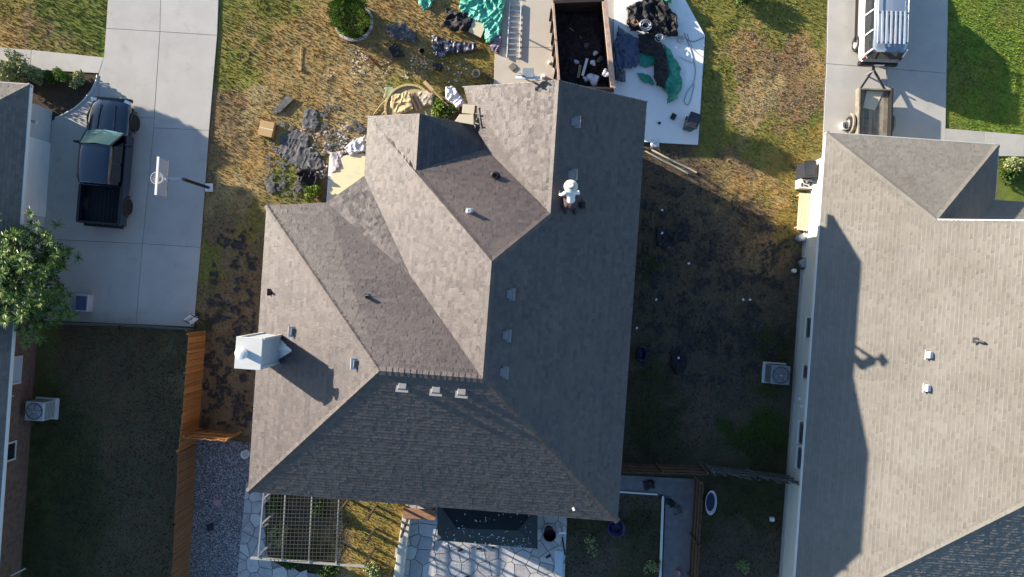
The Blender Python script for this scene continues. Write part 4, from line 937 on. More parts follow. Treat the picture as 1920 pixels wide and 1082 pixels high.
# ------------------------------------------------------------------ crumpled sheets
def crumple(name, label, cat, outline, m, z=0.02, amp=.08, step=.05, scale=.3, seed=0, z0=None, group=None, parent=None):
    g = inset(outline, -.07); p = np.array(g); lo = p.min(0)-step; hi = p.max(0)+step; xs = np.arange(lo[0], hi[0], step); ys = np.arange(lo[1], hi[1], step); X, Y = np.meshgrid(xs, ys, indexing='ij')
    Xw = X+(vnoise(X, Y, .25, seed+40)-.5)*.12; Yw = Y+(vnoise(X, Y, .25, seed+50)-.5)*.12; ins = inside(Xw, Yw, g)
    rg_ = lambda s_, q_, a_: 1-np.abs(2*vnoise(X*math.cos(a_)+Y*math.sin(a_)+seed, (Y*math.cos(a_)-X*math.sin(a_))*.55+seed, s_, q_)-1)
    h = (rg_(scale, seed+1, seed*.7)**2*.75+rg_(scale*.5, seed+2, seed*1.3+1)**2*.45+vnoise(X, Y, .08, seed+3)*.18)*amp
    # soften to the rim
    k = ins.astype(float)
    for _ in range(3):
        kk = k.copy(); kk[1:-1, 1:-1] = (k[1:-1, 1:-1]*2+k[2:, 1:-1]+k[:-2, 1:-1]+k[1:-1, 2:]+k[1:-1, :-2])/6; k = kk*ins
    Z = z+h*(.25+.75*k)+k*amp*.5; idx = -np.ones(X.shape, int); V = []; Fc = []
    q = ins[:-1, :-1] & ins[1:, :-1] & ins[1:, 1:] & ins[:-1, 1:]
    def vi(i, j):
        if idx[i, j] < 0: idx[i, j] = len(V); V.append((X[i, j], Y[i, j], Z[i, j]))
        return idx[i, j]
    for i, j in zip(*np.nonzero(q)): Fc.append((vi(i, j), vi(i+1, j), vi(i+1, j+1), vi(i, j+1)))
    me = bpy.data.meshes.new(name); c = ctr(g); me.from_pydata([(a-c[0], b-c[1], d) for a, b, d in V], [], Fc); me.materials.append(m); o = link(bpy.data.objects.new(name, me)); o.location = (c[0], c[1], z0 or 0); so = o.modifiers.new('s', 'SOLIDIFY'); so.thickness = .012; so.offset = -1
    tag(o, label, cat, group); return o
CR = lambda name, label, cat, pts, m, seed, amp=.08, z=.02, **k: crumple(name, label, cat, G(pts), m, z, amp, seed=seed, **k)
CR('green_tarp', 'mint green tarp heap at the top beside the garage drive', 'tarp', [(868, -20), (950, -20), (945, 20), (935, 70), (915, 82), (905, 45), (880, 40), (862, 15)], M_teal, 1, .22)
CR('green_tarp', 'small mint green tarp piece at the top edge of the lawn', 'tarp', [(782, -20), (815, -20), (810, 12), (795, 22), (786, 8)], M_teal, 2, .14)
CR('black_felt_heap', 'black crumpled felt heap left of the cream board', 'felt', [(838, 18), (862, 26), (888, 30), (884, 60), (856, 60), (830, 50), (840, 36)], M_tarpK, 3, .22)
b_ = MB().slab(G([(892, 33), (915, 42), (902, 74), (879, 62)]), .16, .24).build('cream_board', M_ply, bev=.01); tag(b_, 'cream board lying on the black felt beside the green tarp', 'board')
CR('grey_wrapper_sheet', 'flat dark sheet with white wrinkled film on the lawn below the black felt', 'plastic sheet', [(811, 68), (850, 80), (892, 82), (890, 96), (845, 102), (816, 110)], mat('blue_grey_film', (.30, .32, .40), .35, .9, 5, .4, 15, col2=(.02, .02, .035)), 4, .12)
CR('dark_scraps', 'dark torn scraps in the shadow of the conifer', 'scraps', [(722, 52), (760, 48), (776, 66), (780, 82), (758, 74), (735, 72)], M_felt, 5, .1)
CR('dark_scraps', 'small black bag with white film at the lower rim of the conifer shadow', 'bag', [(728, 90), (744, 86), (758, 104), (738, 108)], M_tarpK, 6, .1)
CR('black_bag', 'little black bag lump at the end of the conifer shadow', 'bag', [(812, 120), (830, 122), (828, 135), (814, 134)], M_tarpK, 7, .1)
CR('purple_grey_cloth', 'pinkish grey cloth lump at the corner of the garage drive', 'cloth', [(918, 66), (938, 62), (936, 100), (922, 94)], mat('pink_grey_cloth', (.34, .29, .35), .8, .5, 6, .3, 20, col2=(.05, .04, .07)), 8, .15)
CR('green_bag', 'small pale green flat piece beside the round bed', 'sheet', [(724, 165), (740, 168), (742, 178), (722, 182)], mat('pale_green_sheet', (.25, .31, .16), .7, .1, 4, .2, 20), 9, .03)
CR('grey_felt_sheet', 'grey felt scrap at the top of the front lawn debris', 'felt', [(572, 208), (592, 205), (600, 235), (590, 246), (570, 240)], M_felt, 10, .06)
CR('grey_felt_sheet', 'largest spread of torn grey roofing felt on the front lawn', 'felt', [(530, 255), (556, 246), (580, 255), (578, 275), (598, 290), (602, 315), (580, 322), (556, 312), (540, 300), (526, 282)], M_felt, 11, .06)
CR('grey_felt_sheet', 'small grey felt tatters near the lower left of the debris', 'felt', [(498, 338), (516, 345), (514, 362), (502, 358)], M_felt, 12, .05)
CR('black_bag', 'shiny black bags heaped beside the yellow green bush', 'bag', [(560, 320), (578, 316), (598, 326), (600, 342), (582, 347), (562, 342)], M_tarpK, 13, .26)
CR('wrapper_scraps', 'white and pink wrapper scraps on the entry walk', 'wrappers', [(620, 290), (642, 286), (640, 312), (626, 322)], mat('pinkish_wrapper', (.6, .55, .52), .7, .4, 6, .2, 20, col2=(.35, .3, .3)), 14, .06, z0=.05)
CR('grey_metal_sheet', 'bent pale grey metal sheet leaning by the west gable', 'metal sheet', [(650, 278), (684, 258), (684, 285), (658, 290)], M_galv, 15, .12, z0=.05)
b_ = MB().slab(G([(624, 296), (683, 288), (700, 330), (618, 382)]), .085, .10).build('yellow_board', M_yel); tag(b_, 'large pale yellow sheet covering the entry walk by the north eave', 'sheet')
m_ = MB(); r = random.Random(3)
for k in range(4): m_.bar(at(511+k*4, 213-k, .03+.02*k), at(538+k*4, 181+k, .03+.02*k), .09, .03)
b_ = m_.build('shingle_strips', M_felt); tag(b_, 'bundle of grey ridge strips lying alone on the front lawn', 'strips')
# cartons
def carton(px, py, sx_, sy_, h, rz, label):
    t = thing('carton', label, 'box', at(px, py), rz); MB().box((0, 0, h/2), (sx_, sy_, h)).build('box', M_card, t, bev=.008)
    MB().box((0, 0, h+.003), (sx_, .06, .004)).build('tape', M_ply, t); return t
carton(503, 244, .66, .70, .30, -.22, 'square tan cardboard box alone on the left of the front lawn')
# round bed with tan sheets
rb = at(768, 205); rbt = thing('round_bed', 'round tan edged bed covered with tan sheets north of the small gable', 'flower bed', rb, 0)
for k in range(40):
    a = k*2*math.pi/40; MB().box((1.12*math.cos(a), 1.12*math.sin(a), .05), (.10, .17, .11), rz=a).build('edging_brick', M_tan, rbt, bev=.01)
MB().lathe((0, 0, 0), [(1.08, .02), (0, .03)], 28).build('soil', M_tan, rbt)
CR('tan_sheet', 'tan crumpled sheet over the left half of the round bed', 'sheet', [(738, 180), (768, 174), (776, 205), (745, 214), (732, 200)], M_tan, 16, .1, z=.08)
CR('tan_sheet', 'tan pink sheet on the right half of the round bed', 'sheet', [(784, 174), (812, 176), (812, 196), (790, 202)], mat('tan_pink_sheet', (.52, .42, .31), .8, .2, 4, .2, 20), 17, .08, z=.08)
for i, (a, b) in enumerate((((768, 176), (783, 208)), ((777, 174), (790, 206)))):
    b_ = MB().bar(at(*a, .18), at(*b, .22), .10, .05).build('brown_board', M_bark, bev=.005); tag(b_, ('left' if i == 0 else 'right')+' one of two brown boards leaning across the round bed', 'board')
# white wrappers and boards by the north side
CR('white_wrapper_pile', 'white crumpled wrapper pile between the round bed and the garage wing', 'wrappers', [(838, 168), (850, 166), (862, 182), (872, 198), (858, 206), (840, 190)], M_paper, 18, .2, z=.25)
m_ = MB().bar(at(795, 153, .25), at(812, 170, .3), .16, .05).bar(at(812, 170, .3), at(845, 203, .35), .05, .04); b_ = m_.build('shovel', M_wood); tag(b_, 'wooden shovel leaning towards the white wrapper pile', 'shovel')
for i, q in enumerate(([(868, 195), (891, 197), (889, 214), (866, 212)], [(862, 214), (888, 215), (888, 234), (852, 228)])):
    zz = 6.30+.05*i; b_ = MB().slab(G(q, zz), zz-.06, zz).build('shingle_bundle', M_ply, bev=.01); tag(b_, ('upper' if i == 0 else 'lower')+' cream wrapped bundle lying at the west eave of the garage wing', 'bundle', 'cream bundles on the garage eave')
m_ = MB().bar(at(893, 199, 6.42), at(890, 234, 6.42), .06, .05).bar(at(892, 213, 6.42), at(900, 214, 6.5), .05).bar(at(891, 231, 6.42), at(898, 233, 6.5), .05); b_ = m_.build('roof_bracket', M_blk); tag(b_, 'black roof jack bracket holding the cream bundles', 'bracket')
# white ring (bucket) and branch
b_ = MB().lathe((0, 0, 0), [(.10, 0), (.17, .3), (.19, .3), (.19, .27), (.16, .27), (.10, .02), (0, .02)], 20).build('white_pot', M_ply); b_.location = at(893, 141); tag(b_, 'round cream pot on the grass corner beside the garage drive', 'pot')
b_ = MB().lathe((0, 0, 0), [(.08, 0), (.12, .2), (.10, .2), (.07, .02), (0, .02)], 16).build('dark_pot', M_blk); b_.location = at(792, 98); tag(b_, 'small dark pot standing in the conifer shadow', 'pot')
m_ = MB().tube([at(632, 76, .02), at(660, 78, .05), at(690, 92, .06)], [.012, .03, .02], 6).tube([at(684, 100, .03), at(700, 118, .08), at(724, 136, .04)], [.015, .045, .012], 6).tube([at(700, 118, .08), at(712, 108, .12), at(730, 104, .04)], [.03, .02, .01], 6)
b_ = m_.build('fallen_branch', mat('red_brown_bark', (.13, .055, .025), .9, .3, 5, .3, 20)); tag(b_, 'reddish brown fallen branch on the lawn below the conifer', 'branch')
m_ = MB().tube([at(565, 85, .03), at(563, 128, .03)], .02, 6).box(at(563, 130, .06), (.12, .12, .1)); b_ = m_.build('sprinkler_hose', M_wood); tag(b_, 'short tan hose piece with a nozzle on the front lawn', 'hose')
for i, (pts_, lb) in enumerate((([(735, 178), (715, 195), (700, 215)], 'pale curved batten beside the round bed'), ([(744, 182), (728, 200), (716, 215)], 'second curved batten nearer the round bed'))):
    b_ = MB().tube([at(*q, .03) for q in pts_], .018, 6).build('curved_batten', M_ply); tag(b_, lb, 'batten')

# ------------------------------------------------------------------ garage drive: ladders and small things
ld = thing('ladder', 'aluminium ladder lying flat on the tan garage drive', 'ladder', at(966, 58), 0)
a0, b0 = at(956, 4, .14)-ld.location, at(950, 108, .14)-ld.location; a1, b1 = at(977, 5, .14)-ld.location, at(973, 109, .14)-ld.location
a0.z = b0.z = a1.z = b1.z = .13
MB().bar(a0, b0, .04, .09).build('rail', M_white, ld); MB().bar(a1, b1, .04, .09).build('rail', M_white, ld)
for k in range(10): f_ = (k+.5)/10; MB().bar(a0.lerp(b0, f_), a1.lerp(b1, f_), .055, .04).build('rung', M_alu, ld)
b_ = MB().box((0, 0, .03), (.30, .30, .05), rz=.75).build('floor_tile', mat('grey_tan_square', (.22, .19, .15), .8, .3, 4, .2, 20), bev=.01); b_.location = at(961, 126, .05); tag(b_, 'small grey tan square pad turned like a diamond below the ladder', 'pad')
tl = at(990, 140, 8.05)
lt = thing('ladder', 'extension ladder leaning on the north rake with its top above the roof', 'ladder', (tl.x, tl.y+2.3, 0), 0)
top = Vector((0, -2.3, 8.0)); bot = Vector((-.1, .1, 0.05))
for s in (-.22, .22): MB().bar(bot+Vector((s*1.1, 0, 0)), top+Vector((s, 0, 0)), .07, .04).build('rail', M_alu, lt)
for k in range(25): f_ = (k+.6)/25.2; MB().bar(bot.lerp(top, f_)+Vector((-.22, 0, 0)), bot.lerp(top, f_)+Vector((.22, 0, 0)), .05, .035).build('rung', M_alu, lt)
MB().bar(top+Vector((-.45, -.02, -.25)), top+Vector((.45, -.02, -.25)), .09, .06).build('standoff', M_white, lt); MB().box(top+Vector((0, .12, -.12)), (.42, .34, .05)).build('tray', M_steel, lt, bev=.01)
b_ = MB().bar(at(1036, 78, .1), at(1044, 138, .1), .22, .10).build('weathered_plank', M_deck, bev=.01); tag(b_, 'weathered plank lying along the left side of the dumpster', 'plank')
m_ = MB().box(at(1019, 143, .2), (.16, .16, .3)).box(at(1030, 117, .12), (.14, .1, .12), rz=.4); b_ = m_.build('small_can', M_white, bev=.01); tag(b_, 'small pale can by the garage eave right of the leaning ladder', 'can')

# rubbish inside the dumpster, each sack its own
r = random.Random(12); M_sack = mat('white_sack', (.62, .62, .66), .5, .3, 6, .3, 20, col2=(.3, .3, .38))
def sack(px, py, z, s, m, label, seed, group, name='rubbish_sack'):
    bm = bmesh.new(); bmesh.ops.create_icosphere(bm, subdivisions=3, radius=s); rr = random.Random(seed)
    for v_ in bm.verts:
        n_ = .75+.28*math.sin(v_.co.x*9/s*.3+seed)*math.cos(v_.co.y*8/s*.3+seed*2)+rr.uniform(-.07, .07); v_.co *= n_; v_.co.z *= .6
    me = bpy.data.meshes.new(name); bm.to_mesh(me); bm.free(); me.materials.append(m); o = link(bpy.data.objects.new(name, me)); o.location = at(px, py, z); tag(o, label, 'sack', group); return o
M_mulch = mat('dark_rubble', (.05, .03, .028), .95, .5, 8, .8, 30, col2=(.015, .012, .014))
dpoly = inset([tuple(p) for p in P4], .08); crumple('shingle_rubble', 'dark torn shingle rubble filling the bottom of the dumpster', 'rubble', dpoly, M_mulch, .25, .22, step=.09, seed=31)['kind'] = 'stuff'
SK = [(1080, 117, .5, .17, M_sack, 'left round white sack in the dumpster'), (1112, 148, 1.0, .34, M_sack, 'largest bluish white sack at the south end of the dumpster'), (1136, 138, 1.0, .22, M_sack, 'white sack against the right wall of the dumpster'),
 (1112, 118, .8, .17, M_paper, 'small bright white sack in the middle of the rubbish'), (1125, 112, .6, .2, M_felt, 'grey sack behind the small bright one'), (1100, 85, .5, .2, M_felt, 'lone grey sack farther up in the dumpster'), (1116, 100, .6, .15, M_sack, 'small pale sack above the bright one'), (1098, 148, .9, .15, M_sack, 'white sack at the lower left of the pile')]
for i, q in enumerate(SK): sack(*q[:5], q[5], i, 'sacks in the dumpster')
for i, (a, b, lb) in enumerate((((1101, 110, .7), (1092, 142, .8), 'white board standing among the sacks in the dumpster'), ((1068, 52, .5), (1090, 72, .5), 'thin pale pole lying in the dark dumpster'), ((1088, 122, .6), (1084, 146, .6), 'pinkish short board beside the left sack'))):
    b_ = MB().bar(at(*a), at(*b), .12 if i != 1 else .04, .04).build('scrap_board', M_paper if i == 0 else M_wood); tag(b_, lb, 'board')

# ------------------------------------------------------------------ the new pad: felt, tarps, cords, bin
PZ = .11
CR('black_felt_heap', 'large black felt heap at the top of the white pad', 'felt', [(1205, -20), (1242, -20), (1248, 18), (1264, 30), (1267, 70), (1232, 70), (1208, 62), (1180, 60), (1173, 48), (1176, 20), (1202, 8)], M_tarpK, 41, .30, z0=PZ)
CR('black_felt_strip', 'long black felt strip lying over the green tarp', 'felt', [(1196, 70), (1228, 68), (1240, 90), (1248, 130), (1243, 168), (1228, 164), (1222, 138), (1226, 110), (1198, 102)], M_tarpK, 42, .16, z=.14, z0=PZ)
CR('blue_tarp', 'crumpled blue grey tarp on the pad beside the dumpster', 'tarp', [(1160, 54), (1172, 66), (1196, 74), (1200, 100), (1194, 124), (1152, 136), (1150, 100), (1156, 74)], M_tarpB, 43, .14, z0=PZ)
CR('green_tarp', 'deep green tarp curving down the right of the black strip', 'tarp', [(1240, 84), (1256, 100), (1272, 130), (1275, 168), (1266, 186), (1248, 196), (1252, 178), (1238, 168), (1248, 148), (1249, 118)], M_green, 44, .16, z0=PZ)
CR('green_tarp', 'small deep green tarp corner left of the black strip', 'tarp', [(1194, 106), (1226, 104), (1222, 124), (1200, 126)], M_green, 45, .12, z0=PZ)
CR('green_tarp', 'dark green lump at the lower left of the black strip', 'tarp', [(1196, 142), (1216, 144), (1224, 160), (1204, 156)], M_green, 46, .10, z0=PZ)
CR('grey_bag', 'dark grey bag against the foot of the dumpster on the pad', 'bag', [(1152, 138), (1170, 138), (1172, 154), (1160, 158), (1152, 150)], M_felt, 47, .16, z0=PZ)
CR('green_tarp', 'little teal tarp lump at the top of the black heap', 'tarp', [(1240, -5), (1254, -6), (1252, 10), (1238, 10)], M_green, 48, .2, z=.25, z0=PZ)
def cord(name, label, pts, m, rr_=.012, z=PZ+.02, seed=0, cat='cord'):
    P_ = [at(x, y, z) for x, y in pts]; out = []
    for i in range(len(P_)-1):
        p0, p1, p2, p3 = P_[max(i-1, 0)], P_[i], P_[i+1], P_[min(i+2, len(P_)-1)]
        for k in range(6):
            t = k/6; out.append(.5*((2*p1)+(p2-p0)*t+(2*p0-5*p1+4*p2-p3)*t*t+(3*p1-p0-3*p2+p3)*t**3))
    out.append(P_[-1]); b_ = MB().tube(out, rr_, 6).build(name, m, smooth=True); return tag(b_, label, cat)
cord('air_hose', 'grey hose looping down the right side of the white pad', [(1283, 62), (1292, 85), (1298, 105), (1304, 130), (1300, 155), (1290, 170), (1283, 190), (1290, 196), (1296, 182), (1302, 158)], M_steel, .018)
cord('power_cord', 'thin dark cord running to the right edge of the pad', [(1285, 72), (1300, 78), (1320, 70)], M_blk)
cord('power_cord', 'thin cord from the reel down to the pad edge', [(1288, 62), (1300, 92), (1320, 108)], M_steel)
def coil(px, py, label, m, r0=.22, z=PZ+.03, n=5, seed=0):
    r = random.Random(seed); c = at(px, py, z); pts = []
    for k in range(n*16): a = k*2*math.pi/16; q = r0*(.75+.25*math.sin(a*.37+seed)); pts.append(c+Vector((math.cos(a)*q, math.sin(a)*q*.85, .02*k/16+.03*math.sin(a*.6))))
    b_ = MB().tube(pts, .014, 5).build('hose_coil', m, smooth=True); tag(b_, label, 'hose')
coil(1210, 48, 'tangled pale hose coil on the black felt heap, larger one', M_alu, .30, PZ+.42, 6, 1); coil(1190, 44, 'tangled tan cord coil at the left of the larger coil', M_wood, .18, PZ+.40, 4, 2); coil(1236, 72, 'tangled pale cord coil at the neck of the felt strip', M_alu, .22, PZ+.32, 5, 3); coil(1276, 74, 'black and white cord reel near the pad edge', M_alu, .20, PZ+.04, 6, 4)
b_ = MB().bar(at(1272, 104, PZ+.04), at(1299, 116, PZ+.04), .08, .05).build('white_trim_piece', M_white); tag(b_, 'short white trim piece lying on the pad', 'trim')
b_ = MB().box((0, 0, .04), (.22, .28, .07), rz=-.5).build('black_box', M_blk, bev=.01); b_.location = at(1262, 219, PZ); tag(b_, 'small black box on the pad left of the bin', 'box')
b_ = MB().box((0, 0, .03), (.14, .10, .05), rz=.1).build('black_box', M_blk, bev=.01); b_.location = at(1236, 231, PZ); tag(b_, 'smallest black scrap on the pad near the roof edge', 'scrap')
def bin_(px, py, rz, label, z=0, tilt=(0, 0), m=M_blk, sc_=1.0, lidm=None):
    t = thing('wheeled_bin', label, 'bin', at(px, py, z), rz); t.rotation_euler = (tilt[0], tilt[1], rz); h = 1.0*sc_; a, b = .24*sc_, .30*sc_
    m_ = MB(); m_.add([(-a*.8, -b*.8, 0), (a*.8, -b*.8, 0), (a*.8, b*.8, 0), (-a*.8, b*.8, 0), (-a, -b, h), (a, -b, h), (a, b, h), (-a, b, h)], [(3, 2, 1, 0), (4, 5, 6, 7), (0, 1, 5, 4), (1, 2, 6, 5), (2, 3, 7, 6), (3, 0, 4, 7)]); m_.build('body', m, t, bev=.03)
    MB().box((0, 0, h+.03), (a*2.15, b*2.15, .06)).box((0, -b*.3, h+.07), (a*1.4, b*1.0, .03)).build('lid', lidm or m, t, bev=.025)
    MB().bar((-a*.8, b*1.12, h-.02), (a*.8, b*1.12, h-.02), .035).build('handle', m, t)
    for s in (-1, 1): MB().tube([(s*(a*.75), b*.9, .1), (s*(a*.95), b*.9, .1)], .1, 12).build('wheel', M_tyre, t)
M_binK = mat('dark_grey_bin', (.035, .038, .05), .45, .1, 4, .1, 20)
bin_(1290, 236, -.35, 'dark grey wheeled bin at the lower right corner of the white pad', PZ, m=M_binK, sc_=1.05)
bin_(1500, 325, .05, 'black wheeled bin against the sunlit cream wall of the right house', m=M_binK, sc_=1.15)
m_ = MB().bar(at(1213, 284, .05), at(1300, 330, .05), .10, .04).bar(at(1222, 282, .09), at(1308, 328, .09), .07, .04); 
for i, (a, b) in enumerate((((1210, 283), (1290, 326)), ((1222, 281), (1306, 324)))):
    b_ = MB().bar(at(*a, .05), at(*b, .06), .08, .05).build('pale_batten', M_ply); tag(b_, ('lower' if i == 0 else 'upper')+' pale batten lying in the shade off the pad corner', 'batten', 'two pale battens beside the pad')
CR('wire_tangle', 'pale wire tangle at the lower left corner of the white pad', 'wire', [(1218, 264), (1232, 264), (1234, 276), (1220, 276)], M_galv, 60, .1, z=.05)
coil(1250, 288, 'black hose loop on the shaded grass under the battens', M_blk, .16, .04, 2, 7)

# ------------------------------------------------------------------ along the right house wall
t = thing('utility_cart', 'white and black utility box between the bin and the yellow bench', 'utility box', at(1503, 348), ROT)
MB().box((0, 0, .3), (.62, .42, .6)).build('body', M_white, t, bev=.02)
for k in range(5): MB().box((-.22+k*.1, (-.06, .08, -.1, .05, -.02)[k], .61), (.07, .16, .03), rz=k*.7).build('knob', M_blk, t)
t = thing('wooden_bench', 'long pale yellow wooden bench along the sunlit cream wall', 'bench', at(1502, 398), ROT)
for k in range(4): MB().box((-.24+k*.16, 0, .45), (.15, 1.65, .04)).build('seat_board', M_ply, t)
for x in (-.24, .24):
    for y in (-.75, .75): MB().box((x, y, .215), (.07, .07, .43)).build('leg', M_wood, t)
MB().box((0, -.86, .47), (.62, .06, .05)).build('end_board', M_trim, t)
b_ = MB().lathe((0, 0, 0), [(.15, 0), (.16, .4), (.08, .48), (0, .48)], 16).build('gas_bottle', M_galv); b_.location = at(1497, 447); tag(b_, 'pale gas bottle just below the end of the bench', 'gas bottle')
t = thing('garden_cart', 'grey garden cart with handles leaning by the shaded cream wall', 'cart', at(1504, 492), .5)
MB().box((0, 0, .35), (.55, .34, .25)).build('tray', M_steel, t, bev=.02); m_ = MB()
for s in (-1, 1): m_.bar((.2, s*.14, .35), (.75, s*.18, .7), .04)
m_.build('handle', M_blk, t)
for s in (-1, 1): MB().tube([(-.1, s*.2, .16), (-.1, s*.26, .16)], .16, 14).build('wheel', M_tyre, t)
b_ = MB().lathe((0, 0, 0), [(.1, 0), (.1, .2), (.08, .22), (0, .22)], 14).build('paint_tin', M_white); b_.location = at(1487, 508); tag(b_, 'small white tin standing below the garden cart', 'tin')
def ac(px, py, label, s=.9, m=M_steel, dx=0):
    t = thing('air_conditioner', label, 'air conditioner', at(px, py), ROT); MB().box((dx, 0, .04), (s*1.25, s*1.15, .1)).build('pad', M_trim, t)
    h = .85; MB().box((0, 0, h/2+.09), (s, s, h)).build('housing', m, t, bev=.03)
    MB().lathe((0, 0, h+.09), [(s*.44, -.03), (s*.44, .03), (s*.40, .03), (s*.38, -.02), (0, -.03)], 28).build('fan_ring', M_blk, t)
    m_ = MB()
    for k in range(5): m_.add([tuple(Matrix.Rotation(k*1.2566, 4, 'Z') @ Vector(q)) for q in ((.05, -.03, h+.07), (s*.34, -.10, h+.07), (s*.36, .09, h+.1), (.05, .04, h+.1))], [(0, 1, 2, 3)])
    m_.build('fan_blade', M_dkvent, t); m_ = MB()
    for rr_ in (.12, .2, .28, .36): m_.tube([(rr_*s/.9*math.cos(a), rr_*s/.9*math.sin(a), h+.13) for a in np.linspace(0, 6.283, 25)], .008, 4)
    for k in range(8): m_.bar((0, 0, h+.135), (s*.43*math.cos(k*.785), s*.43*math.sin(k*.785), h+.135), .01)
    m_.build('fan_guard', M_steel, t); MB().lathe((0, 0, h+.13), [(.07, 0), (.06, .04), (0, .05)], 12).build('motor_cap', M_alu, t)
    m_ = MB()
    for sx_, sy_ in ((1, 0), (-1, 0), (0, 1), (0, -1)):
        for k in range(7): m_.box((sx_*(s/2+.004), sy_*(s/2+.004), .2+k*.1), (.012 if sx_ else s*.85, .012 if sy_ else s*.85, .03))
    m_.build('louvre', M_dkvent, t); return t
ac(1450, 699, 'air conditioner with a dark fan on the shaded lawn by the right house', .86)
ac(89, 765, 'air conditioner beside the brown brick wall of the left house', .86, M_galv)

# ------------------------------------------------------------------ basketball goal
bg_ = thing('basketball_goal', 'free standing basketball goal leaning over the left driveway edge', 'basketball goal', at(392, 352), 0)
pt = at(340, 336, 2.95)-bg_.location; px_ = at(340, 336, 2.95)
MB().bar((-.16, 0, .04), (.2, 0, .04), .38, .08).build('base', M_white, bg_, bev=.02)
MB().tube([(0, 0, .05), (-.02, -.0, 1.5), (at(392, 352, 2.95)-bg_.location).lerp(Vector((0, 0, 2.95)), .9)], .07, 10).build('pole', M_blk, bg_)
bx = at(315, 334, 2.9)-bg_.location; hx = at(308, 334, 3.05)-bg_.location
topp = Vector((-.03, 0, 2.9)); 
bc = Vector((-.62, -.02, 3.0)); M_r = Matrix.Rotation(ROT, 4, 'Z')
for dz in (0, -.35): MB().bar(topp+Vector((0, 0, dz-.1)), bc+Vector((.05, 0, dz+.1)), .06).build('arm', M_alu, bg_)
f_ = empty_part('backboard', bg_, bc+Vector((0, 0, .25))); f_.rotation_euler = (0, 0, ROT)
MB().box((0, 0, 0), (.03, 1.55, .9)).build('board', mat('acrylic_board', (.45, .5, .58), .1, .03, 2, 0, 0, spec=.6, alpha=.22), f_)
m_ = MB()
m_.box((0, 0, .46), (.09, 1.6, .06)); MB().box((0, 0, -.46), (.05, 1.6, .03)).build('board_frame', M_dkvent, f_)
m_.build('board_frame', M_white, f_); m_ = MB(); m_.tube([(-.40+.26*math.cos(a), .26*math.sin(a), -.33) for a in np.linspace(0, 6.283, 25)], .014, 6).bar((0, 0, -.33), (-.06, 0, -.33), .12, .02)
m_.build('rim', mat('faded_rim', (.6, .5, .48), .5, .05, 3, 0, 0), f_)
m_ = MB()
for k in range(12):
    a = k*math.pi/6; a2 = a+math.pi/6
    for (r0, z0, r1, z1) in ((.22, -.34, .17, -.48), (.17, -.48, .13, -.62), (.13, -.62, .12, -.76)):
        m_.bar((-.40+r0*math.cos(a), r0*math.sin(a), z0), (-.40+r1*math.cos(a2), r1*math.sin(a2), z1), .008); m_.bar((-.40+r0*math.cos(a2), r0*math.sin(a2), z0), (-.40+r1*math.cos(a), r1*math.sin(a), z1), .008)
m_.build('net', M_white, f_)
# left driveway: white cooler and folded chair
t = thing('tool_chest', 'white and blue tool chest at the south end of the left driveway', 'chest', at(163, 568), ROT); MB().box((0, 0, .22), (.62, .78, .44)).build('body', M_galv, t, bev=.03); MB().box((0, 0, .46), (.5, .66, .05)).build('lid', M_tarpB, t, bev=.02); MB().box((.3, .45, .3), (.04, .3, .04)).build('handle', M_wood, t)
m_ = MB().bar(at(362, 602, .45), at(378, 590, .5), .34, .05); t = thing('folding_chair', 'white folded chair leaning at the driveway corner by the orange fence', 'chair', at(371, 600), .6)
MB().box((0, 0, .45), (.45, .16, .04)).build('seat', M_white, t); MB().box((0, .18, .7), (.45, .04, .35)).build('backrest', M_white, t)
for s in (-1, 1): MB().bar((s*.22, .2, .9), (s*.22, -.25, 0), .03).build('leg', M_blk, t); MB().bar((s*.2, -.15, .5), (s*.2, .25, 0), .03).build('leg', M_blk, t)

# ------------------------------------------------------------------ wire arbour over the bed
t = thing('wire_arbour', 'wire arbour with slim posts over the shaded plant bed behind the house', 'arbour', at(585, 990), 0)
AZ = 2.1; T0 = t.location
def wb(a, b, wd, nm, m, ht=None): MB().bar(a-T0, b-T0, wd, ht).build(nm, m, t)
top_y = 915
M_apost = mat('pale_arbour_rail', (.36, .35, .31), .7, .15, 4, .1, 20)
wb(at(470, 1046, AZ), at(684, 1062, AZ), .09, 'beam', M_apost); 
for (x0, y0, x1, y1) in ((496, 905, 484, 1046), (536, 905, 529, 1050), (586, 905, 579, 1055), (637, 905, 630, 1058)): wb(at(x0, y0, AZ+.06), at(x1, y1, AZ+.06), .06, 'rafter', M_apost if x0 > 500 else M_steel)
m_ = MB()
for i in range(20): 
    a = at(508+i*7.2, 905, AZ+.1)-T0; b = at(499+i*7.2, 1050, AZ+.1)-T0; m_.bar(a, b, .011)
for j in range(20): m_.bar(at(500, 912+j*7.2, AZ+.115)-T0, at(643, 914+j*7.2, AZ+.115)-T0, .011)
m_.build('wire_mesh', mat('dull_wire', (.09, .085, .07), .7, .2, 4, 0, 0), t, kind='stuff')
for (x, y) in ((636, 920), (634, 962), (633, 1008), (630, 1055), (690, 930), (688, 975), (686, 1020), (684, 1060), (484, 1045), (490, 985), (496, 935)): p_ = at(x, y, AZ); MB().bar((p_.x-T0.x, p_.y-T0.y, 0), (p_.x-T0.x, p_.y-T0.y, AZ), .09).build('post', M_bark if x > 500 else M_steel, t)
for (x0, y0, x1, y1) in ((492, 944, 505, 934), (489, 991, 503, 982), (485, 1040, 497, 1030)): wb(at(x0, y0, AZ), at(x1, y1, AZ-.1), .06, 'brace', M_steel)
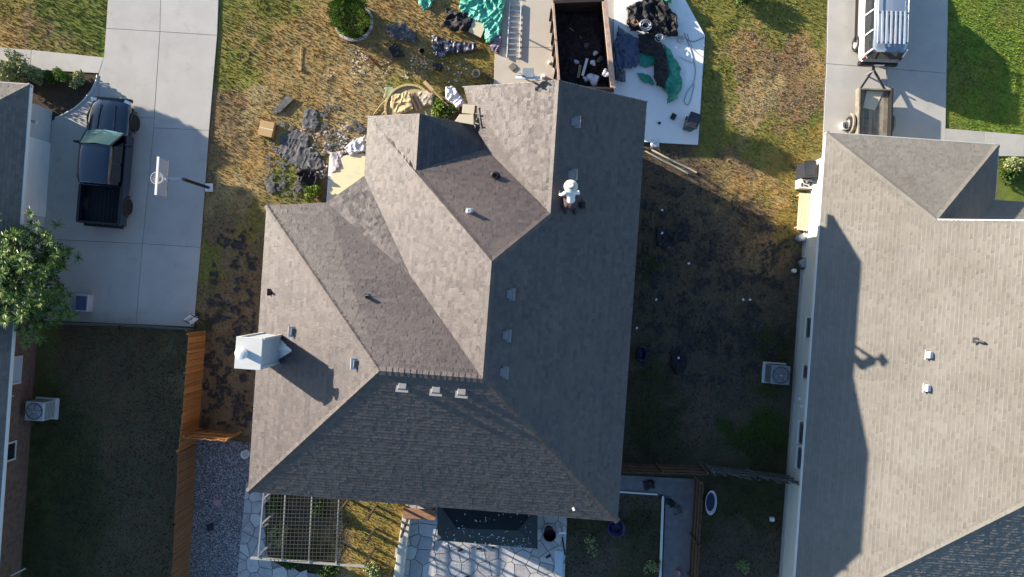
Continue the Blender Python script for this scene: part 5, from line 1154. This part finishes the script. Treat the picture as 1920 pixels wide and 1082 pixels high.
# pale curb, patio wall, red wood planter
b_ = MB().slab(G([(758, 955), (773, 958), (750, 1140), (731, 1140)]), -.05, .38).build('stone_curb', mat('cream_stone_curb', (.60, .55, .46), .8, .15, 3, .3, 25), bev=.02); tag(b_, 'low cream stone curb between the arbour bed and the flagstone patio', 'curb')
t = thing('wooden_bench', 'small reddish wooden bench at the top of the flagstone patio under the eave', 'bench', at(788, 958), ROT)
M_redw = mat('reddish_wood', (.36, .18, .10), .8, .25, 4, .2, 20)
for k in range(3): MB().box((0, -.17+k*.16, .42), (1.5, .15, .04)).build('seat_board', M_redw, t)
for x in (-.65, .65): MB().box((x, 0, .2), (.07, .4, .4)).build('leg', M_redw, t)
b_ = MB().bar(at(752, 1008, .5), at(764, 975, .55), .12, .06).build('garden_board', M_bark); tag(b_, 'short dark board leaning on the cream curb', 'board')
# dark canopy
CZ = 2.35; cpts = [at(820, 940, CZ), at(1008, 952, CZ), at(1008, 1029, CZ), at(820, 1013, CZ)]
cc = sum((p for p in cpts), Vector())/4; cn = thing('canopy', 'dark hipped canopy with white scraps on the flagstone patio', 'canopy', (cc.x, cc.y, 0), 0)
ra = cc+Vector((-1.3, .05, .65)); rb_ = cc+Vector((1.3, -.05, .65))
m_ = MB(); A_, B_, C_, D_ = cpts; m_.add([A_, B_, C_, D_, ra, rb_], [(0, 4, 5, 1), (1, 5, 2), (2, 5, 4, 3), (3, 4, 0)])
dz_ = Vector((0, 0, -.22)); m_.add([A_, B_, C_, D_]+[p+dz_ for p in cpts], [(0, 1, 5, 4), (1, 2, 6, 5), (2, 3, 7, 6), (3, 0, 4, 7)]); m_.build('fabric', M_canopy, cn, world=True)
for p_ in cpts: MB().bar((p_.x*.985+cc.x*.015, p_.y*.985+cc.y*.015, 0), (p_.x*.985+cc.x*.015, p_.y*.985+cc.y*.015, CZ), .06).build('leg', M_blk, cn, world=True)
for a_, b_ in ((D_, ra), (C_, rb_), (A_, ra), (B_, rb_)): MB().bar(a_+Vector((0, 0, .012)), b_+Vector((0, 0, .012)), .05, .02).build('hip_seam', M_blk, cn, world=True)
X = RNG.uniform(-1.95, 1.95, 110); Y = RNG.uniform(-1.0, .75, 110); zz = []
o_ = chips('white_scraps', X+cc.x, Y+cc.y, (.015, .045), M_paper, CZ+.2, .3, tall=0)
me = o_.data
for pgi in range(110):
    x, y = X[pgi], Y[pgi]; z_ = .65*max(0, min(1-abs(y)/.98, (2.1-abs(x))/.8 if abs(x) > 1.3 else 1)) if True else 0
    for k in range(5): v_ = me.vertices[pgi*5+k]; v_.co.z += z_-.17
tag(o_, kind='stuff')
# round dark fire pit, stand and small things on the patio
b_ = MB().lathe((0, 0, 0), [(.20, 0), (.26, .5), (.30, .75), (.30, .80), (.27, .80), (.24, .3), (0, .3)], 28).build('round_barrel', mat('dark_brown_barrel', (.045, .022, .018), .6, .2, 4, .1, 20)); b_.location = at(1029, 993); tag(b_, 'round dark brown barrel right of the dark canopy', 'barrel')
t = thing('garden_post', 'white capped dark post and rail at the right end of the patio', 'rail', at(1052, 1005), 0)
MB().bar((0, .25, .9), (.12, -.55, .9), .08).build('rail', M_blk, t); MB().box((0, .45, .45), (.1, .1, .9)).build('post', M_white, t); MB().box((0, .45, .92), (.34, .10, .05)).build('cap', M_white, t)
b_ = MB().slab(G([(1040, 1030), (1056, 1032), (1054, 1075), (1040, 1070)]), .05, .12).build('pale_blue_slab', mat('pale_blue_slab', (.45, .55, .62), .6, .08, 3, 0, 0), bev=.01); tag(b_, 'pale blue slab at the right rim of the flagstone patio', 'slab')
for i, (x, y, a, lb) in enumerate(((863, 1031, .3, 'small dark shoe on the patio left of the others'), (898, 1028, .1, 'black slipper on the patio below the canopy middle'), (924, 1026, .8, 'tiny black scrap beside the black slipper'), (1028, 1043, .5, 'black brush on the patio below the barrel'), (875, 1082, .2, 'dark scrap at the bottom edge of the patio'))):
    b_ = MB().box((0, 0, .04), (.26 if i != 2 else .12, .11, .07), rz=a).build('patio_scrap', M_blk, bev=.03); b_.location = at(x, y, .06); tag(b_, lb, 'scrap')
# blue tubs and the boat like ring
def tub(px, py, rx, ry, h, m, label, name='plastic_tub', rz=0, inner=None):
    t = thing(name, label, 'tub', at(px, py), rz); MB().lathe((0, 0, 0), [(.8, 0), (1, h), (.9, h), (.72, .05), (0, .05)], 28, sxy=(rx, ry)).build('shell', m, t, smooth=True)
    if inner: MB().lathe((0, 0, h*.4), [(.78, 0), (0, .01)], 24, sxy=(rx, ry)).build('water', inner, t)
tub(1153, 985, .42, .40, .5, M_blue, 'round dark blue tub beside the house corner at the bottom')
tub(1201, 662, .22, .36, .35, M_blue, 'small dark blue tub against the east wall in the side yard')
tub(1331, 940, .27, .58, .22, M_white, 'oval white and blue paddling tub beside the path fence', 'paddling_tub', ROT, M_blue)
b_ = MB().lathe((0, 0, 0), [(.16, 0), (.2, .28), (.18, .28), (.14, .04), (0, .04)], 18).build('white_ring_pot', M_white); b_.location = at(463, 850); tag(b_, 'white round pot at the west wall of the house by the gravel', 'pot')
b_ = MB().box((0, 0, .05), (.28, .32, .08), rz=.3).build('black_pad', M_blk, bev=.02); b_.location = at(395, 988, .01); tag(b_, 'black square pad lying on the gravel strip', 'pad')
CR('pink_bag', 'small pink bag on the gravel strip', 'bag', [(403, 936), (415, 934), (416, 946), (405, 948)], mat('pink_plastic', (.4, .22, .27), .6, .2, 6, .1, 20), 70, .08)
CR('black_tarp', 'black tarp bundle on the shaded side yard, wider one with white scraps', 'tarp', [(1230, 430), (1248, 424), (1258, 440), (1278, 426), (1294, 428), (1290, 444), (1262, 456), (1250, 466), (1234, 462)], M_tarpK, 71, .12)
CR('black_tarp', 'small dark tarp bundle lower in the shaded side yard', 'tarp', [(1258, 660), (1278, 656), (1288, 672), (1280, 696), (1264, 698), (1258, 682)], M_tarpK, 72, .14)
t_ = [(1241, 394), (1241, 437), (1252, 464), (1291, 494), (1230, 562), (1393, 562), (1406, 562), (1194, 615), (1272, 671)]
for i, (x, y) in enumerate(t_):
    b_ = MB().box((0, 0, .03), (.11, .09, .05), rz=i).build('white_scrap', M_paper, bev=.01); b_.location = at(x, y, .02 if i not in (1, 8) else .17)
    tag(b_, ['white scrap highest in the side yard', 'white scrap on the wide black tarp', 'white scrap at the lower rim of the wide black tarp', 'white scrap right below the wide black tarp', 'white scrap near the house wall in the middle of the side yard', 'left of two white scraps by the right of the side yard', 'right of two white scraps by the right of the side yard', 'white scrap touching the east wall line', 'white scrap on the small dark tarp bundle'][i], 'scrap')
CR('dark_mat', 'dark folded mat on the back path near the corner', 'mat', [(1206, 904), (1222, 902), (1226, 914), (1212, 916)], M_tarpK, 73, .08, z0=.03)
CR('pale_rag', 'pale rag on the back path beside its bright edge', 'rag', [(1262, 950), (1272, 948), (1276, 960), (1264, 966)], M_felt, 74, .06, z0=.03)
b_ = MB().lathe((0, 0, 0), [(.12, 0), (.15, .25), (.13, .25), (0, .2)], 16).build('clay_pot', mat('pink_clay', (.38, .22, .19), .8, .15, 5, .1, 20)); b_.location = at(1268, 1072, .03); tag(b_, 'pinkish clay pot on the back path at the bottom', 'pot')
b_ = MB().bar(at(1243, 930, .06), at(1236, 1140, .06), .10, .10).build('path_edging', M_white); tag(b_, 'long white edging strip along the left of the back path', 'edging')
b_ = MB().bar(at(1160, 922, .06), at(1232, 927, .06), .07, .08).build('path_edging', M_white); tag(b_, 'short white edging strip across the back path near the house', 'edging')
CR('black_hose_pile', 'black hose pile at the bend of the back path', 'hose', [(1236, 930), (1252, 934), (1266, 944), (1258, 950), (1240, 940)], M_tarpK, 75, .08)
b_ = MB().box((0, 0, .1), (.2, .2, .2)).build('lantern', M_white, bev=.03); b_.location = at(1446, 972); tag(b_, 'small pale lantern in the dark yard by the right house wall', 'lantern')
b_ = MB().bar(at(20, 1080, 1.2), at(48, 1066, 1.1), .06, .05).build('pale_pole', M_trim); tag(b_, 'pale pole sticking out at the bottom left corner', 'pole')

# ------------------------------------------------------------------ torn shingle scraps (nobody could count them)
M_scrap = mat('torn_shingle', (.045, .04, .04), .9, .3, 6, 0, 0, col2=(.015, .014, .016), attr='tint', avar=.5)
def scraps(name, poly, n, size, m=M_scrap, z=.02, clump=.35, seed=1):
    X, Y = scatter(G(poly), n*3); k = vnoise(X, Y, clump, seed+80) > .55; X, Y = X[k][:n], Y[k][:n]; chips(name, X, Y, size, m, z, .25)
scraps('shingle_scraps', [(400, 430), (482, 430), (472, 800), (378, 800), (384, 640)], 800, (.03, .12), seed=1)
scraps('shingle_scraps', [(1205, 350), (1300, 330), (1480, 430), (1470, 680), (1400, 720), (1195, 720)], 1500, (.03, .12), seed=2)
scraps('felt_scraps', [(505, 240), (620, 190), (690, 240), (640, 300), (600, 370), (500, 365)], 700, (.025, .12), M_felt, .03, .22, 3)
M_pale = mat('pale_scraps', (.55, .48, .42), .8, .4, 6, 0, 0, col2=(.25, .18, .14), attr='tint', avar=.6)
scraps('pale_scraps', [(560, 240), (640, 220), (690, 260), (640, 330), (600, 350), (560, 330)], 350, (.02, .08), M_pale, .04, .25, 4)
scraps('pale_scraps', [(640, 90), (900, 90), (900, 150), (700, 170), (600, 140)], 220, (.02, .07), M_pale, .03, .5, 5)
scraps('dry_litter', [(1350, 60), (1540, 60), (1530, 220), (1400, 230)], 420, (.02, .06), mat('dry_litter', (.30, .21, .15), .9, .3, 6, 0, 0, col2=(.1, .06, .04), attr='tint', avar=.6), .03, .4, 6)

# ------------------------------------------------------------------ the roofer
pw_, c_ = surf(1068, 376, EP)
pn = thing('person', 'roofer in straw hat and white shirt kneeling on the dark slope by the ridge', 'person', pw_, .08)
S_ = math.hypot(c_[0], c_[1]); 
def gz(x, y): return c_[0]*(x*math.cos(.08)-y*math.sin(.08))+c_[1]*(x*math.sin(.08)+y*math.cos(.08))      # roof height under a local point
def skin_mesh(name, joints, edges, m, parent, root=0, sub=2):
    mb = MB(); R1 = lambda r_: (r_[0]+r_[1])/2 if isinstance(r_, tuple) else r_
    for a, b in edges:                             # tapered limbs and round joints, fused into one skin by the remesh
        pa, pb = Vector(joints[a][0]), Vector(joints[b][0]); ra_, rb2 = R1(joints[a][1]), R1(joints[b][1])
        mb.tube([pa, pa.lerp(pb, .5), pb], [ra_, (ra_+rb2)/2, rb2], 14)
    for p, r_ in joints:
        ax = r_ if isinstance(r_, tuple) else (r_, r_); R_ = R1(r_)
        mb.lathe(Vector(p)-Vector((0, 0, R_)), [(max(1e-3, R_*math.sin(t)), R_*(1-math.cos(t))) for t in np.linspace(.05, math.pi-.05, 9)], 14, sxy=(ax[0]/R_, 1))
    o = mb.build(name, m, parent, smooth=True); rm = o.modifiers.new('fuse', 'REMESH'); rm.mode = 'VOXEL'; rm.voxel_size = .012 if sub == 2 else .004; rm.use_smooth_shade = True
    sm = o.modifiers.new('soft', 'SMOOTH'); sm.factor = .6; sm.iterations = 5 if sub == 2 else 2; return o
# kneels with the head to the north (+y), trunk bent forward, left hand down, right hand holding a nail gun
def q(x, y, z): return Vector((x, y, z+gz(x, y)))
J = [(q(0, -.22, .40), (.15, .13)), (q(0, -.05, .52), (.135, .11)), (q(0, .12, .62), (.16, .115)), (q(0, .22, .68), (.10, .09)), (q(0, .30, .74), .055), (q(0, .36, .82), .075), (q(0, .38, .90), .085), # pelvis..head
 (q(-.13, -.20, .36), .095), (q(-.17, .08, .10), .062), (q(-.17, -.12, .07), .055), (q(-.17, -.34, .06), .042), (q(-.17, -.42, .04), .035),
 (q(.13, -.20, .36), .095), (q(.19, .06, .11), .062), (q(.19, -.14, .07), .055), (q(.19, -.36, .06), .042), (q(.19, -.44, .04), .035),
 (q(-.19, .20, .64), .062), (q(-.30, .16, .40), .046), (q(-.36, .20, .14), .034), (q(-.37, .23, .07), .026),
 (q(.19, .20, .64), .062), (q(.32, .20, .44), .046), (q(.34, .30, .22), .034), (q(.34, .34, .17), .026)]
Ed = [(0, 1), (1, 2), (2, 3), (3, 4), (4, 5), (5, 6), (0, 7), (7, 8), (8, 9), (9, 10), (10, 11), (0, 12), (12, 13), (13, 14), (14, 15), (15, 16), (3, 17), (17, 18), (18, 19), (19, 20), (3, 21), (21, 22), (22, 23), (23, 24)]
def thin(r_, k): return tuple(x*k for x in r_) if isinstance(r_, tuple) else r_*k
CL = {0, 1, 2, 3, 7, 8, 9, 10, 12, 13, 14, 15, 17, 18, 19, 21, 22, 23}
skin_mesh('body', [(j[0], thin(j[1], .66) if i in CL else j[1]) for i, j in enumerate(J)], Ed, M_skin, pn)
def sub_(idx, grow, name, m, extra=()):
    mp = {k: i for i, k in enumerate(idx)}; js = [(J[k][0], tuple((x+grow) for x in J[k][1]) if isinstance(J[k][1], tuple) else J[k][1]+grow) for k in idx]; ed = [(mp[a], mp[b]) for a, b in Ed if a in mp and b in mp]
    return skin_mesh(name, js, ed, m, pn)
sub_([1, 2, 3, 17, 18, 19, 21, 22, 23], .012, 'shirt', M_shirt); sub_([0, 7, 8, 9, 10, 12, 13, 14, 15], .020, 'trousers', M_pants)
for k in (10, 15): a = J[k][0]; MB().bar(a+Vector((0, .04, 0)), a+Vector((0, -.16, -.02)), .09, .07).build('boot', M_bark, pn, bev=.025)
hc = J[6][0]+Vector((0, .01, .07))
h_ = MB().lathe((0, 0, 0), [(.25, -.035), (.24, -.015), (.12, .005), (.105, .09), (.085, .115), (.04, .10), (0, .095)], 28).build('hat', M_hat, pn, smooth=True); h_.location = hc; h_.rotation_euler = (-.25, 0, 0)
MB().lathe((0, 0, .018), [(.124, -.012), (.118, .03)], 28).build('hat_band', M_bark, h_)
fp = J[6][0]+Vector((0, .085, -.02)); MB().box(fp+Vector((0, .012, -.01)), (.025, .04, .04)).build('nose', M_skin, pn, bev=.008)
for s in (-1, 1):
    MB().box(fp+Vector((s*.032, .0, .018)), (.022, .008, .012)).build('eye', M_blk, pn); MB().box(J[6][0]+Vector((s*.088, 0, 0)), (.018, .035, .05)).build('ear', M_skin, pn, bev=.006)
    hb = J[20][0] if s < 0 else J[24][0]; dr = Vector((0, 1, -.1)).normalized() if s < 0 else Vector((.1, .6, -.7)).normalized(); hd = []
    ed = []
    js = [(hb, .026), (hb+dr*.07, .03)]; ed = [(0, 1)]
    for f in range(4):
        sd = Vector(((f-1.5)*.021, 0, 0)); L = (.07, .08, .075, .06)[f]; i0 = len(js); js += [(hb+dr*.085+sd, .0095), (hb+dr*(.085+L*.5)+sd*1.15+Vector((0, 0, -.004)), .009), (hb+dr*(.085+L)+sd*1.2+Vector((0, 0, -.02)), .0075)]; ed += [(1, i0), (i0, i0+1), (i0+1, i0+2)]
    i0 = len(js); js += [(hb+dr*.03+Vector((-s*-.035*s*-1 if False else (.035 if s < 0 else -.035), 0, -.005)), .011), (hb+dr*.07+Vector((.052 if s < 0 else -.052, 0, -.015)), .009)]; ed += [(0, i0), (i0, i0+1)]
    skin_mesh('hand', js, ed, M_skin, pn, sub=1)
ng = thing('nail_gun', 'black nail gun in the right hand of the kneeling roofer', 'nail gun', pn.location+(Matrix.Rotation(.08, 4, 'Z') @ q(.35, .42, .12)), .08)
MB().box((0, 0, 0), (.07, .24, .09)).build('body', M_blk, ng, bev=.015); MB().box((0, -.02, .07), (.04, .05, .12)).build('handle', M_dkvent, ng, bev=.01); MB().tube([(0, -.12, 0), (0, -.12, -.05)], .05, 12).build('magazine', M_blk, ng)
kp = thing('tool_bag', 'black tool bag on the roof right beside the kneeling roofer', 'bag', pn.location+Vector((.50, -.14, gz(.50, -.14))), .1)
MB().box((0, 0, .12), (.20, .26, .2)).build('body', M_blk, kp, bev=.04); MB().tube([(0, -.1, .2), (0, -.06, .3), (0, .06, .3), (0, .1, .2)], .012, 6).build('handle', M_blk, kp)
fm = thing('foam_pad', 'worn maroon kneeling pad under the kneeling roofer', 'pad', pn.location, .08)
pp = [q(-.27, .14, .02), q(.27, .14, .02), q(.27, -.34, .02), q(-.27, -.34, .02)]; up_ = Vector((0, 0, .045)); MB().add(pp+[p+up_ for p in pp], [(3, 2, 1, 0)][::-1]+[(4, 5, 6, 7), (0, 1, 5, 4), (1, 2, 6, 5), (2, 3, 7, 6), (3, 0, 4, 7)])
m_ = MB(); m_.add(pp+[p+up_ for p in pp], [(0, 1, 2, 3), (7, 6, 5, 4), (4, 5, 1, 0), (5, 6, 2, 1), (6, 7, 3, 2), (7, 4, 0, 3)]); m_.build('pad', mat('maroon_foam', (.10, .05, .06), .9, .2, 5, 0, 0), fm)
cord('air_hose', 'thin dark air hose trailing down the roof from the roofer', [(1090, 372), (1098, 385), (1096, 400)], M_blk, .01, z=7.35)
